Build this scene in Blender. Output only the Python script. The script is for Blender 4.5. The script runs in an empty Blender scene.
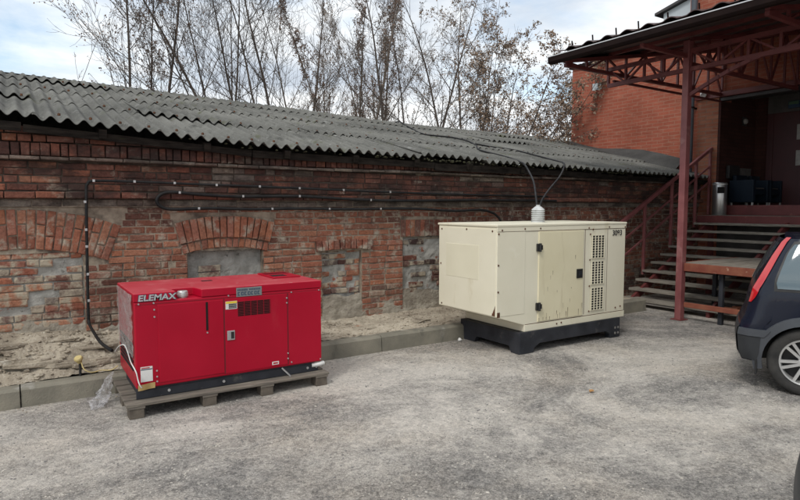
import bpy, math, random
from mathutils import Vector, Matrix, noise
PI = math.pi
S = bpy.context.scene
COL = S.collection
random.seed(7)
rnd = random.random
def U(a, b): return random.uniform(a, b)
def lerp(a, b, t): return a + (b - a) * t
def interp(P, x):
    if x <= P[0][0]: return P[0][1]
    for (a, b), (c, d) in zip(P, P[1:]):
        if x <= c: return b + (d - b) * (x - a) / (c - a)
    return P[-1][1]

# ------------------------------------------------------------------ materials
def new_mat(name):
    m = bpy.data.materials.new(name); m.use_nodes = True
    nt = m.node_tree
    return m, nt, nt.nodes['Principled BSDF']
def N(nt, t, **kw):
    n = nt.nodes.new(t)
    for k, v in kw.items():
        if k in n.inputs: n.inputs[k].default_value = v
        else: setattr(n, k, v)
    return n
def c4(c): return (c[0], c[1], c[2], 1.0)
def ramp(nt, fac, lo, hi, c1=(0, 0, 0), c2=(1, 1, 1)):
    r = nt.nodes.new('ShaderNodeValToRGB')
    r.color_ramp.elements[0].position = lo; r.color_ramp.elements[0].color = c4(c1)
    r.color_ramp.elements[1].position = hi; r.color_ramp.elements[1].color = c4(c2)
    nt.links.new(fac, r.inputs['Fac'])
    return r.outputs['Color']
def mix(nt, fac, a, b, mode='MIX'):
    n = nt.nodes.new('ShaderNodeMix'); n.data_type = 'RGBA'; n.blend_type = mode
    for s, v in ((n.inputs[0], fac), (n.inputs[6], a), (n.inputs[7], b)):
        if isinstance(v, (int, float)): s.default_value = v
        elif isinstance(v, tuple): s.default_value = c4(v)
        else: nt.links.new(v, s)
    return n.outputs[2]
def math_n(nt, op, a, b=0.0):
    n = nt.nodes.new('ShaderNodeMath'); n.operation = op
    for s, v in ((n.inputs[0], a), (n.inputs[1], b)):
        if isinstance(v, (int, float)): s.default_value = v
        else: nt.links.new(v, s)
    return n.outputs[0]
def coord(nt, scale=(1, 1, 1), kind='Object'):
    t = nt.nodes.new('ShaderNodeTexCoord'); m = nt.nodes.new('ShaderNodeMapping')
    m.inputs['Scale'].default_value = scale
    nt.links.new(t.outputs[kind], m.inputs['Vector'])
    return m.outputs['Vector']
def noise_n(nt, vec, scale, detail=6, rough=.55, dist=0.0):
    n = N(nt, 'ShaderNodeTexNoise', Scale=scale, Detail=detail, Roughness=rough, Distortion=dist)
    nt.links.new(vec, n.inputs['Vector'])
    return n.outputs['Fac']
def bump_n(nt, b, h, strength, dist=.01):
    n = N(nt, 'ShaderNodeBump', Strength=strength, Distance=dist)
    nt.links.new(h, n.inputs['Height']); nt.links.new(n.outputs['Normal'], b.inputs['Normal'])
def M(name, c1, c2=None, scale=4, lo=.35, hi=.65, rough=.8, bump=.3, bscale=40, metal=0, stretch=(1, 1, 1), layers=(), coat=0, bdist=.01, rvar=0, spec=None):
    """two-tone noise material; layers = (colour, noise scale, lo, hi[, stretch]) painted over in patches"""
    m, nt, b = new_mat(name)
    v = coord(nt, stretch)
    col = ramp(nt, noise_n(nt, v, scale), lo, hi, c1, c2 or c1)
    for L in layers:
        vv = coord(nt, L[4]) if len(L) > 4 else v
        f = ramp(nt, noise_n(nt, vv, L[1], 8, .62), L[2], L[3])
        col = mix(nt, f, col, L[0])
    nt.links.new(col, b.inputs['Base Color'])
    b.inputs['Roughness'].default_value = rough
    if rvar:
        rr = ramp(nt, noise_n(nt, v, scale * 2.3), .3, .7, (rough - rvar,) * 3, (rough + rvar,) * 3)
        nt.links.new(rr, b.inputs['Roughness'])
    b.inputs['Metallic'].default_value = metal
    if coat: b.inputs['Coat Weight'].default_value = coat; b.inputs['Coat Roughness'].default_value = .05
    if spec is not None: b.inputs['Specular IOR Level'].default_value = spec
    if bump: bump_n(nt, b, noise_n(nt, v, bscale, 8, .6), bump, bdist)
    return m

def brick_unit_mat(name, mortar=(.38, .335, .27), smear_lo=.515, dirt=(.035, .027, .025), dirt_lo=.55, pale=(.40, .345, .27)):
    """single clay bricks: their own colour per brick, chipped faces, mortar smears and soot patches"""
    m, nt, b = new_mat(name)
    v = coord(nt)
    a = N(nt, 'ShaderNodeVertexColor', layer_name='Col')
    n1 = noise_n(nt, v, 38, 8, .65)
    col = mix(nt, ramp(nt, n1, .3, .75), mix(nt, 1.0, a.outputs['Color'], (.62, .60, .60), 'MULTIPLY'), mix(nt, 1.0, a.outputs['Color'], (1.22, 1.2, 1.18), 'MULTIPLY'))
    sp = ramp(nt, noise_n(nt, v, 120, 4, .6), .62, .70)
    col = mix(nt, sp, col, (.06, .035, .03))
    sm = ramp(nt, noise_n(nt, v, 6.5, 9, .68), smear_lo, smear_lo + .13)
    col = mix(nt, sm, col, mortar)
    pl = ramp(nt, noise_n(nt, coord(nt, (1.1, 1, 2.2)), 2.1, 9, .7), .575, .70)
    col = mix(nt, math_n(nt, 'MULTIPLY', pl, .85), col, pale)
    pl2 = ramp(nt, noise_n(nt, coord(nt, (1, 1, 2.6)), 5.1, 10, .74), .60, .70)
    col = mix(nt, math_n(nt, 'MULTIPLY', pl2, .6), col, (.40, .33, .27))
    di = ramp(nt, noise_n(nt, coord(nt, (1, 1, 1.9)), 2.4, 9, .66), dirt_lo, dirt_lo + .16)
    col = mix(nt, math_n(nt, 'MULTIPLY', di, .78), col, dirt)
    nt.links.new(col, b.inputs['Base Color']); b.inputs['Roughness'].default_value = .93
    b.inputs['Specular IOR Level'].default_value = .2
    h = math_n(nt, 'ADD', noise_n(nt, v, 55, 8, .7), math_n(nt, 'MULTIPLY', noise_n(nt, v, 14, 4), 1.2))
    bump_n(nt, b, h, .8, .012)
    return m

def brick_wall_mat(name, c1, c2, mortar, streak=(.42, .24, .17)):
    """thin modern brickwork seen from far off; runs along x+y so that it turns corners"""
    m, nt, b = new_mat(name)
    t = nt.nodes.new('ShaderNodeTexCoord'); s = nt.nodes.new('ShaderNodeSeparateXYZ')
    nt.links.new(t.outputs['Object'], s.inputs[0])
    u = math_n(nt, 'ADD', s.outputs[0], s.outputs[1])
    cb = nt.nodes.new('ShaderNodeCombineXYZ'); nt.links.new(u, cb.inputs[0]); nt.links.new(s.outputs[2], cb.inputs[1])
    br = N(nt, 'ShaderNodeTexBrick', Scale=1.0)
    br.inputs['Color1'].default_value = c4(c1); br.inputs['Color2'].default_value = c4(c2); br.inputs['Mortar'].default_value = c4(mortar)
    br.inputs['Mortar Size'].default_value = .009; br.inputs['Brick Width'].default_value = .26; br.inputs['Row Height'].default_value = .075
    br.inputs['Mortar Smooth'].default_value = .4
    nt.links.new(cb.outputs[0], br.inputs['Vector'])
    v = coord(nt)
    col = mix(nt, ramp(nt, noise_n(nt, v, 1.3, 8, .65), .35, .7), br.outputs['Color'], mix(nt, 1.0, br.outputs['Color'], (.68, .64, .62), 'MULTIPLY'))
    col = mix(nt, math_n(nt, 'MULTIPLY', ramp(nt, noise_n(nt, coord(nt, (1, 1, 8)), 3, 8, .7), .52, .7), .5), col, streak)
    nt.links.new(col, b.inputs['Base Color']); b.inputs['Roughness'].default_value = .9
    b.inputs['Specular IOR Level'].default_value = .2
    bump_n(nt, b, br.outputs['Fac'], -.5, .008)
    return m

MT = {}
MT['brick'] = brick_unit_mat('old_brick')
MT['brick_cornice'] = brick_unit_mat('sooty_brick', dirt_lo=.43, smear_lo=.6)
MT['brick_infill'] = brick_unit_mat('plastered_brick', mortar=(.40, .345, .265), smear_lo=.45, dirt_lo=.62)
MT['mortar'] = M('lime_mortar', (.37, .31, .24), (.19, .155, .12), 9, rough=.95, bump=.9, bscale=60, layers=(((.06, .045, .04), 2.3, .50, .66), ((.45, .41, .35), 3.1, .6, .7)), spec=.2)
MT['mortar_dark'] = M('sooty_mortar', (.10, .08, .065), (.045, .037, .032), 9, rough=.95, bump=.9, bscale=60, layers=(((.30, .26, .21), 3.1, .60, .70),), spec=.15)
MT['plaster'] = M('grey_plaster', (.40, .39, .36), (.24, .235, .215), 8, rough=.95, bump=1.2, bscale=35, layers=(((.25, .10, .065), 5, .63, .67), ((.44, .43, .40), 2.2, .6, .7), ((.10, .095, .085), 17, .62, .70)), spec=.2)
MT['dirt_render'] = M('sandy_render', (.37, .335, .275), (.24, .21, .17), 5, rough=.97, bump=1.0, bscale=30, layers=(((.5, .46, .38), 2.2, .55, .68), ((.13, .10, .08), 9, .64, .72), ((.33, .17, .10), 3.7, .66, .72)), spec=.15, bdist=.02)
MT['asbestos'] = M('weathered_cement_sheet', (.165, .164, .15), (.095, .095, .087), 1.1, rough=.92, bump=.35, bscale=60, layers=(((.06, .06, .055), 5, .54, .72, (2, .5, 1)), ((.22, .22, .21), 3.3, .62, .74), ((.05, .048, .042), 21, .60, .70), ((.25, .25, .24), 34, .60, .68), ((.085, .09, .055), 2.6, .60, .70), ((.30, .30, .28), 7, .66, .72)), spec=.25)
MT['rot_wood'] = M('sooty_shaded_timber', (.012, .010, .009), (.03, .025, .021), 6, rough=.95, bump=.8, bscale=30, stretch=(1, 6, 6), layers=(((.03, .036, .016), 4, .64, .72),), spec=.1)  # soot black, taken darker still with the eave shade in the colour
MT['kerb'] = M('kerb_concrete', (.27, .25, .20), (.175, .165, .135), 3, rough=.95, bump=.6, bscale=70, layers=(((.12, .115, .10), 6, .58, .7, (1, 1, .5)), ((.36, .345, .31), 2, .6, .7), ((.09, .11, .05), 1.7, .68, .74)), spec=.2)
MT['red_paint'] = M('red_enamel', (.375, .002, .020), (.42, .003, .024), 2, rough=.38, spec=.28, bump=.06, bscale=9, rvar=.06, layers=(((.31, .005, .02), 9, .64, .8), ((.40, .03, .045), 3, .62, .8, (1, 1, .3))), bdist=.02)
MT['red_faded_skylit'] = M('faded_skylit_red_enamel', (.50, .065, .085), (.46, .03, .05), 4, rough=.42, bump=.06, bscale=9, layers=(((.56, .15, .16), 5, .55, .75), ((.58, .42, .38), 13, .66, .76)), bdist=.02)  # fading and dust, with the sky's pink sheen mixed into the colour
MT['red_dark'] = M('red_edge', (.17, .004, .012), rough=.5, bump=0)
MT['cream'] = M('cream_enamel', (.80, .76, .61), (.745, .705, .555), 1.7, rough=.45, bump=.05, bscale=7, rvar=.1, layers=(((.62, .56, .39), 5, .6, .78, (1, 1, .35)), ((.30, .16, .07), 42, .73, .76), ((.84, .81, .68), 2.1, .62, .74)), bdist=.03)
MT['cream_door'] = M('cream_enamel_yellowed', (.77, .71, .51), (.71, .65, .45), 1.9, rough=.45, bump=.05, bscale=6, rvar=.1, layers=(((.58, .51, .34), 4, .58, .76, (2, 2, .3)), ((.30, .16, .07), 38, .73, .76)), bdist=.03)
MT['rust'] = M('rust', (.14, .06, .028), (.07, .032, .018), 30, rough=.95, bump=.3)
MT['black_skid'] = M('black_frame_paint', (.012, .014, .02), (.03, .033, .042), 5, rough=.6, bump=.2, layers=(((.10, .095, .085), 8, .62, .76),))
MT['black'] = M('black_plastic', (.012, .012, .013), (.02, .02, .02), 9, rough=.5, bump=.1)
MT['dark_hole'] = M('dark_inside', (.006, .005, .005), rough=.95, bump=0)
MT['cable'] = M('black_rubber', (.009, .009, .010), (.02, .02, .02), 12, rough=.65, bump=.1, spec=.25)
MT['cable_grey'] = M('grey_sheath', (.010, .010, .011), (.03, .03, .032), 9, rough=.6, bump=.1, spec=.25)
MT['white'] = M('white_plastic', (.72, .72, .70), (.62, .62, .6), 8, rough=.5, bump=0)
MT['silver'] = M('zinc', (.55, .55, .55), (.42, .42, .42), 8, rough=.4, bump=.05, metal=.6)
MT['steel'] = M('brushed_steel', (.42, .42, .42), (.55, .55, .54), 4, rough=.32, bump=.05, metal=.9, stretch=(1, 1, .2))
MT['alu'] = M('painted_alloy', (.62, .62, .61), (.5, .5, .49), 7, rough=.35, bump=.05, metal=.55)
MT['gland'] = M('ribbed_white_metal', (.60, .61, .61), (.46, .47, .47), 9, rough=.5, bump=.15, layers=(((.26, .25, .23), 22, .6, .72),))
MT['yellow'] = M('yellow_plastic', (.60, .49, .23), (.48, .38, .16), 12, rough=.6, bump=.1)
MT['card'] = M('cardboard_tag', (.55, .40, .17), (.45, .31, .12), 12, rough=.8, bump=.1)
MT['sticker'] = M('white_label', (.74, .74, .72), (.66, .66, .64), 20, rough=.5, bump=0)
MT['sticker_y'] = M('yellow_label', (.75, .55, .04), rough=.5, bump=0)
MT['paper_grey'] = M('grey_paper', (.36, .35, .33), (.26, .25, .24), 12, rough=.8, bump=0)
MT['cream_faded'] = M('cream_enamel_faded', (.775, .735, .57), (.72, .68, .52), 1.9, rough=.5, bump=.05, bscale=6)
MT['ink'] = M('dark_ink', (.02, .02, .025), rough=.6, bump=0)
MT['ink_red'] = M('red_ink', (.45, .02, .03), rough=.6, bump=0)
MT['ink_blue'] = M('blue_ink', (.03, .06, .10), rough=.5, bump=0)
MT['plate'] = M('name_plate', (.27, .285, .29), (.21, .225, .23), 8, rough=.4, bump=0, metal=.3)
MT['letters'] = M('pale_letters', (.50, .50, .50), (.38, .38, .38), 30, rough=.5, bump=0)
MT['pallet'] = M('grey_pallet_wood', (.21, .185, .15), (.115, .10, .085), 5, rough=.9, bump=.6, bscale=18, stretch=(1, 9, 9), layers=(((.3, .27, .22), 4, .58, .72),))
MT['pallet_y'] = M('grey_pallet_block', (.17, .145, .115), (.09, .075, .06), 7, rough=.9, bump=.6, bscale=30)
MT['red_steel'] = M('oxide_red_steel', (.17, .042, .04), (.12, .03, .03), 4, rough=.5, bump=.15, bscale=22, layers=(((.27, .10, .08), 6, .6, .74), ((.05, .02, .018), 9, .66, .74)))
MT['red_steel_pale'] = M('faded_red_steel', (.27, .095, .095), (.20, .062, .064), 5, rough=.45, bump=.12, bscale=22, layers=(((.38, .20, .19), 3, .58, .74),))
MT['rust_steel'] = M('rusty_channel', (.20, .05, .03), (.26, .09, .05), 6, rough=.8, bump=.4, layers=(((.42, .25, .17), 7, .62, .68),))
MT['tread'] = M('grey_tread_plank', (.29, .265, .225), (.19, .17, .14), 4, rough=.9, bump=.6, bscale=16, stretch=(9, 1, 9), layers=(((.40, .375, .33), 5, .6, .72),))
MT['deck'] = M('worn_deck_boards', (.30, .27, .225), (.19, .165, .135), 4, rough=.9, bump=.5, bscale=16, stretch=(1, 9, 9))
MT['canopy_sheet'] = M('brown_roof_sheet', (.045, .022, .02), (.06, .03, .026), 5, rough=.45, bump=.05)
MT['under_sheet'] = M('dark_sheet_underside', (.055, .05, .05), (.038, .035, .035), 5, rough=.5, bump=.05)
MT['gutter'] = M('dark_brown_gutter', (.012, .007, .007), (.017, .010, .009), 5, rough=.8, bump=.05, spec=.1)
MT['highlight_strip'] = M('pale_gutter_highlight', (.55, .55, .56), rough=.35, bump=0, metal=.3)  # colour of the bright line painted along the gutter
MT['pipe'] = M('blue_grey_downpipe', (.05, .06, .075), (.07, .08, .095), 5, rough=.45, bump=.05)
MT['far_brick'] = brick_wall_mat('orange_brickwork', (.385, .112, .070), (.315, .090, .057), (.35, .165, .115))
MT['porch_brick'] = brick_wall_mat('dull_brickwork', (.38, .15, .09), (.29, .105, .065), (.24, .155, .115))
MT['porch_dark'] = brick_wall_mat('dark_shaded_brickwork', (.075, .03, .025), (.055, .022, .019), (.045, .022, .02), (.06, .026, .022))  # dark brick, with the shade of the porch put into its colour
MT['door_red'] = M('dark_red_door', (.06, .012, .014), (.045, .01, .011), 3, rough=.55, bump=.05)
MT['panel_white'] = M('pale_panel', (.50, .55, .58), (.44, .49, .52), 3, rough=.6, bump=.05)
MT['felt'] = M('roofing_felt', (.04, .04, .039), (.065, .065, .062), 4, rough=.95, bump=.5, bscale=60)
MT['navy'] = M('navy_vinyl', (.005, .011, .02), (.007, .014, .025), 6, rough=.6, bump=.1, spec=.2)
MT['seat_pale'] = M('worn_seat_top', (.12, .11, .105), (.08, .075, .07), 9, rough=.7, bump=.2)
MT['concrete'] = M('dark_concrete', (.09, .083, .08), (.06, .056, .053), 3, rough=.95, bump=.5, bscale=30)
MT['brick_loose'] = M('loose_clay_brick', (.42, .15, .075), (.33, .11, .055), 15, rough=.95, bump=.6, layers=(((.42, .37, .32), 18, .58, .66),))
MT['car_paint'] = M('midnight_blue_paint', (.006, .009, .019), (.008, .011, .024), 2, rough=.25, bump=0, metal=0, coat=.25, spec=.3)
MT['car_plastic'] = M('grey_bumper_plastic', (.020, .022, .026), (.028, .031, .035), 6, rough=.5, bump=.1, bscale=150)
MT['car_strip'] = M('grey_rub_strip', (.065, .072, .083), (.055, .06, .07), 6, rough=.38, bump=.05)
MT['tyre'] = M('tyre_rubber', (.018, .018, .018), (.045, .043, .04), 8, rough=.85, bump=.3, bscale=60)
MT['pebble'] = M('pebble', (.56, .52, .46), (.24, .23, .215), 9, rough=.9, bump=.3)
MT['pebble_dark'] = M('dark_pebble', (.26, .25, .235), (.15, .145, .14), 9, rough=.9, bump=.3)
MT['rubble'] = M('sandy_rubble', (.47, .415, .33), (.26, .22, .17), 3, rough=.97, bump=.9, bscale=28, layers=(((.15, .115, .09), 6, .62, .7), ((.35, .19, .12), 2.6, .66, .74), ((.55, .52, .45), 3.1, .62, .72), ((.20, .165, .125), 34, .56, .66), ((.58, .54, .46), 52, .60, .68)), spec=.15, bdist=.02)
MT['bark'] = M('grey_brown_bark', (.12, .098, .08), (.19, .16, .135), 9, rough=.95, bump=.5, bscale=30, stretch=(1, 1, .3))
MT['bark_dark'] = M('dark_bark', (.06, .049, .042), (.11, .09, .077), 9, rough=.95, bump=.5, bscale=30, stretch=(1, 1, .3))
MT['moss'] = M('roof_moss', (.05, .052, .022), (.025, .022, .014), 30, rough=1, bump=.6)
MT['leaf_brown'] = M('dry_brown_leaf', (.31, .225, .16), (.22, .155, .11), 3, rough=.85, bump=0)
MT['leaf_seed'] = M('dry_seed_bunch', (.27, .185, .14), (.18, .125, .10), 3, rough=.85, bump=0)
MT['leaf_orange'] = M('orange_dry_leaf', (.42, .24, .09), (.33, .17, .06), 30, rough=.85, bump=.2)
MT['lamp_white'] = M('white_lamp_case', (.7, .7, .7), rough=.4, bump=0)
MT['sign_green'] = M('green_sign', (.06, .12, .07), rough=.5, bump=0)
MT['sign_blue'] = M('blue_sign', (.02, .05, .10), rough=.5, bump=0)

def tail_mat():
    m, nt, b = new_mat('tail_lens'); b.inputs['Base Color'].default_value = (.50, .012, .018, 1)
    b.inputs['Roughness'].default_value = .12; b.inputs['Coat Weight'].default_value = 1
    return m
MT['lens_red'] = tail_mat()
def glass_mat(name, col, rough=.03, spec=.7):
    m, nt, b = new_mat(name); b.inputs['Base Color'].default_value = c4(col); b.inputs['Roughness'].default_value = rough
    b.inputs['Coat Weight'].default_value = 1; b.inputs['Coat Roughness'].default_value = .02; b.inputs['Specular IOR Level'].default_value = spec
    return m
MT['car_glass'] = glass_mat('tinted_glass', (.07, .11, .13))
MT['window_glass'] = glass_mat('window_glass', (.10, .14, .17))
def film_mat():
    m, nt, b = new_mat('clear_plastic_film')
    b.inputs['Base Color'].default_value = (.50, .48, .47, 1); b.inputs['Roughness'].default_value = .16
    v = coord(nt, (1, 1, .6)); n = noise_n(nt, v, 9, 6, .6, 1.5)
    a = ramp(nt, n, .35, .7, (.30,) * 3, (.70,) * 3)
    nt.links.new(a, b.inputs['Alpha']); bump_n(nt, b, n, .9, .03)
    return m
MT['film'] = film_mat()
def bag_mat():
    m, nt, b = new_mat('thin_clear_bag')
    b.inputs['Base Color'].default_value = (.78, .78, .80, 1); b.inputs['Roughness'].default_value = .22
    v = coord(nt); n = noise_n(nt, v, 22, 6, .6, 1.5)
    a = ramp(nt, n, .35, .65, (.03,) * 3, (.38,) * 3)
    nt.links.new(a, b.inputs['Alpha']); bump_n(nt, b, n, 1, .03)
    return m
MT['bag'] = bag_mat()
def ground_mat():
    m, nt, b = new_mat('dusty_broken_asphalt')
    v = coord(nt)
    big = noise_n(nt, coord(nt, (.9, 1.1, 1)), .55, 12, .70, .6)
    mid = noise_n(nt, v, 2.6, 12, .78, .4)
    f = math_n(nt, 'ADD', math_n(nt, 'MULTIPLY', big, .74), math_n(nt, 'MULTIPLY', mid, .26))
    base = ramp(nt, f, .435, .57, (.235, .222, .207), (.555, .51, .45))
    warm = ramp(nt, noise_n(nt, v, .8, 8, .65), .46, .66)
    base = mix(nt, math_n(nt, 'MULTIPLY', warm, .4), base, (.50, .42, .325))
    def cells(sc):
        w_ = N(nt, 'ShaderNodeTexVoronoi', Scale=sc); nt.links.new(v, w_.inputs['Vector'])
        sx_ = nt.nodes.new('ShaderNodeSeparateColor'); nt.links.new(w_.outputs['Color'], sx_.inputs[0])
        return sx_.outputs[0], w_.outputs['Distance']
    a1, d1 = cells(34.0); a2, d2 = cells(72.0); a3, d3 = cells(150.0)
    g1 = noise_n(nt, v, 17, 12, .9); grain = noise_n(nt, v, 120, 5, .8)
    gr = math_n(nt, 'ADD', math_n(nt, 'ADD', math_n(nt, 'MULTIPLY', a1, .28), math_n(nt, 'MULTIPLY', a2, .34)), math_n(nt, 'MULTIPLY', a3, .38))
    rough_patch = ramp(nt, f, .44, .58, (.85,) * 3, (.28,) * 3)          # loose grit lies in the darker, unswept patches
    base = mix(nt, rough_patch, base, mix(nt, 1.0, base, ramp(nt, gr, .20, .82, (.46, .46, .47), (1.56, 1.54, 1.50)), 'MULTIPLY'))
    base = mix(nt, 1.0, base, ramp(nt, g1, .44, .56, (.84,) * 3, (1.14,) * 3), 'MULTIPLY')
    stone = ramp(nt, d2, .12, .5, (1,) * 3, (0,) * 3)
    oil = ramp(nt, noise_n(nt, coord(nt, (1, 1, 1)), .9, 5, .55, .8), .68, .76, (0,) * 3, (.3,) * 3)
    base = mix(nt, oil, base, (.10, .098, .095))
    hs = N(nt, 'ShaderNodeHueSaturation', Saturation=.78); nt.links.new(base, hs.inputs['Color'])
    nt.links.new(hs.outputs['Color'], b.inputs['Base Color']); b.inputs['Roughness'].default_value = .95
    b.inputs['Specular IOR Level'].default_value = .2
    h = math_n(nt, 'ADD', math_n(nt, 'ADD', math_n(nt, 'MULTIPLY', grain, .8), math_n(nt, 'MULTIPLY', stone, .5)), math_n(nt, 'MULTIPLY', mid, 1.6))
    bump_n(nt, b, h, .8, .012)
    return m
MT['ground'] = ground_mat()

# ------------------------------------------------------------------ mesh builder
class MB:
    def __init__(s): s.v = []; s.f = []; s.m = []; s.c = None
    def face(s, idx, m=0): s.f.append(tuple(idx)); s.m.append(m)
    def quad(s, a, b, c, d, m=0):
        n = len(s.v); s.v += [tuple(a), tuple(b), tuple(c), tuple(d)]; s.face((n, n + 1, n + 2, n + 3), m)
    def box(s, x0, x1, y0, y1, z0, z1, m=0):
        s.obox(((x0 + x1) / 2, (y0 + y1) / 2, (z0 + z1) / 2), (abs(x1 - x0) / 2, 0, 0), (0, abs(y1 - y0) / 2, 0), (0, 0, abs(z1 - z0) / 2), m)
    def obox(s, c, a, b, d, m=0):
        c, a, b, d = Vector(c), Vector(a), Vector(b), Vector(d); n = len(s.v)
        for i in (-1, 1):
            for j in (-1, 1):
                for k in (-1, 1): s.v.append(tuple(c + a * i + b * j + d * k))
        for q in ((0, 1, 3, 2), (4, 6, 7, 5), (0, 4, 5, 1), (2, 3, 7, 6), (0, 2, 6, 4), (1, 5, 7, 3)): s.face([n + i for i in q], m)
    def bar(s, p, q, w, h, m=0, up=(0, 0, 1)):
        """square bar from p to q, w wide and h high"""
        p, q = Vector(p), Vector(q); d = (q - p); L = d.length; d.normalize(); up = Vector(up)
        if abs(d.dot(up)) > .98: up = Vector((1, 0, 0))
        sd = d.cross(up).normalized(); u = sd.cross(d)
        s.obox((p + q) / 2, d * L / 2, sd * w / 2, u * h / 2, m)
    def prism(s, pts, axis, a, b, m=0):
        """2-D outline extruded along an axis (0 x, 1 y, 2 z) from a to b"""
        n = len(s.v); k = len(pts)
        def at(p, t):
            if axis == 0: return (t, p[0], p[1])
            if axis == 1: return (p[0], t, p[1])
            return (p[0], p[1], t)
        for t in (a, b): s.v += [at(p, t) for p in pts]
        s.face(range(n, n + k), m); s.face(range(n + 2 * k - 1, n + k - 1, -1), m)
        for i in range(k): j = (i + 1) % k; s.face((n + i, n + k + i, n + k + j, n + j), m)
    def tube(s, pts, r, n=6, m=0, cap=True):
        pts = [Vector(p) for p in pts]
        rs = r if isinstance(r, (list, tuple)) else [r] * len(pts)
        b0 = len(s.v); prev = None
        for i, p in enumerate(pts):
            d = (pts[min(i + 1, len(pts) - 1)] - pts[max(i - 1, 0)])
            if d.length < 1e-9: d = Vector((0, 0, 1))
            d.normalize()
            if prev is None:
                a = d.orthogonal().normalized()
            else:
                a = prev - d * prev.dot(d)
                a = a.normalized() if a.length > 1e-6 else d.orthogonal().normalized()
            prev = a; b = d.cross(a)
            for k in range(n):
                t = 2 * PI * k / n; s.v.append(tuple(p + (a * math.cos(t) + b * math.sin(t)) * rs[i]))
        for i in range(len(pts) - 1):
            for k in range(n):
                l = (k + 1) % n; s.face((b0 + i * n + k, b0 + i * n + l, b0 + (i + 1) * n + l, b0 + (i + 1) * n + k), m)
        if cap:
            s.face([b0 + k for k in range(n)][::-1], m); e = b0 + (len(pts) - 1) * n; s.face([e + k for k in range(n)], m)
    def lathe(s, prof, c=(0, 0, 0), axis=(0, 0, 1), n=24, m=0):
        """(radius, along) profile turned about an axis through c"""
        d = Vector(axis).normalized(); a = d.orthogonal().normalized(); b = d.cross(a); c = Vector(c); b0 = len(s.v); k = len(prof)
        for i in range(n):
            t = 2 * PI * i / n; e = a * math.cos(t) + b * math.sin(t)
            for r, h in prof: s.v.append(tuple(c + e * r + d * h))
        for i in range(n):
            j = (i + 1) % n
            for q in range(k - 1): s.face((b0 + i * k + q, b0 + j * k + q, b0 + j * k + q + 1, b0 + i * k + q + 1), m)
    def grid(s, P, m=0):
        """rows of points -> sheet"""
        b0 = len(s.v); w = len(P[0])
        for row in P: s.v += [tuple(p) for p in row]
        for i in range(len(P) - 1):
            for j in range(w - 1): s.face((b0 + i * w + j, b0 + i * w + j + 1, b0 + (i + 1) * w + j + 1, b0 + (i + 1) * w + j), m)
    def build(s, name, mats, parent=None, smooth=None, bevel=0, world=True, segs=2):
        me = bpy.data.meshes.new(name)
        off = Vector((0, 0, 0))
        if parent is not None and world:
            r = parent
            while r.parent: r = r.parent
            off = r.location
        me.from_pydata([(a - off.x, b - off.y, c - off.z) for a, b, c in s.v], [], s.f)
        for mm in (mats if isinstance(mats, (list, tuple)) else [mats]): me.materials.append(MT[mm])
        me.polygons.foreach_set('material_index', s.m)
        if s.c is not None:
            ca = me.color_attributes.new('Col', 'FLOAT_COLOR', 'POINT')
            flat = []
            for q in s.c: flat += [q[0], q[1], q[2], 1.0]
            ca.data.foreach_set('color', flat)
        if smooth is not None:
            me.shade_smooth()
            me.set_sharp_from_angle(angle=math.radians(smooth))
        me.update()
        o = bpy.data.objects.new(name, me); COL.objects.link(o)
        if parent is not None: o.parent = parent
        if bevel:
            bm_ = o.modifiers.new('bevel', 'BEVEL'); bm_.width = bevel; bm_.segments = segs; bm_.limit_method = 'ANGLE'; bm_.angle_limit = math.radians(40)
        return o
def tag(o, label=None, cat=None, group=None, kind=None):
    if label: o['label'] = label
    if cat: o['category'] = cat
    if group: o['group'] = group
    if kind: o['kind'] = kind
    return o
def thing(name, loc, label, cat, group=None):
    o = bpy.data.objects.new(name, None); COL.objects.link(o); o.location = loc; o.empty_display_size = .2
    return tag(o, label, cat, group)
def copy_tree(o, parent=None):
    c = o.copy(); COL.objects.link(c)
    if parent is not None: c.parent = parent
    for ch in [x for x in S.objects if x.parent == o]: copy_tree(ch, c)
    return c
def smooth_path(P, k=6):
    P = [Vector(p) for p in P]; out = []
    for i in range(len(P) - 1):
        a, b, c, d = P[max(i - 1, 0)], P[i], P[i + 1], P[min(i + 2, len(P) - 1)]
        for j in range(k):
            t = j / k
            out.append(.5 * ((2 * b) + (c - a) * t + (2 * a - 5 * b + 4 * c - d) * t * t + (3 * b - a - 3 * c + d) * t ** 3))
    out.append(P[-1]); return out
def text_mesh(name, body, size, loc, rot, mat, parent, sx=1.0, shear=0.0, bold=0.0, extrude=.001):
    cu = bpy.data.curves.new(name, 'FONT'); cu.body = body; cu.size = size; cu.shear = shear; cu.offset = bold; cu.extrude = extrude
    t = bpy.data.objects.new(name, cu); COL.objects.link(t)
    dg = bpy.context.evaluated_depsgraph_get(); me = bpy.data.meshes.new_from_object(t.evaluated_get(dg))
    bpy.data.objects.remove(t); bpy.data.curves.remove(cu)
    me.transform(Matrix.Diagonal((sx, 1, 1, 1)))
    me.materials.clear(); me.materials.append(MT[mat])
    o = bpy.data.objects.new(name, me); COL.objects.link(o); o.rotation_euler = rot
    o.parent = parent
    r = parent
    while r.parent: r = r.parent
    o.location = Vector(loc) - r.location
    return o
FRONT = (PI / 2, 0, 0)        # lettering that faces -y

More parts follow.
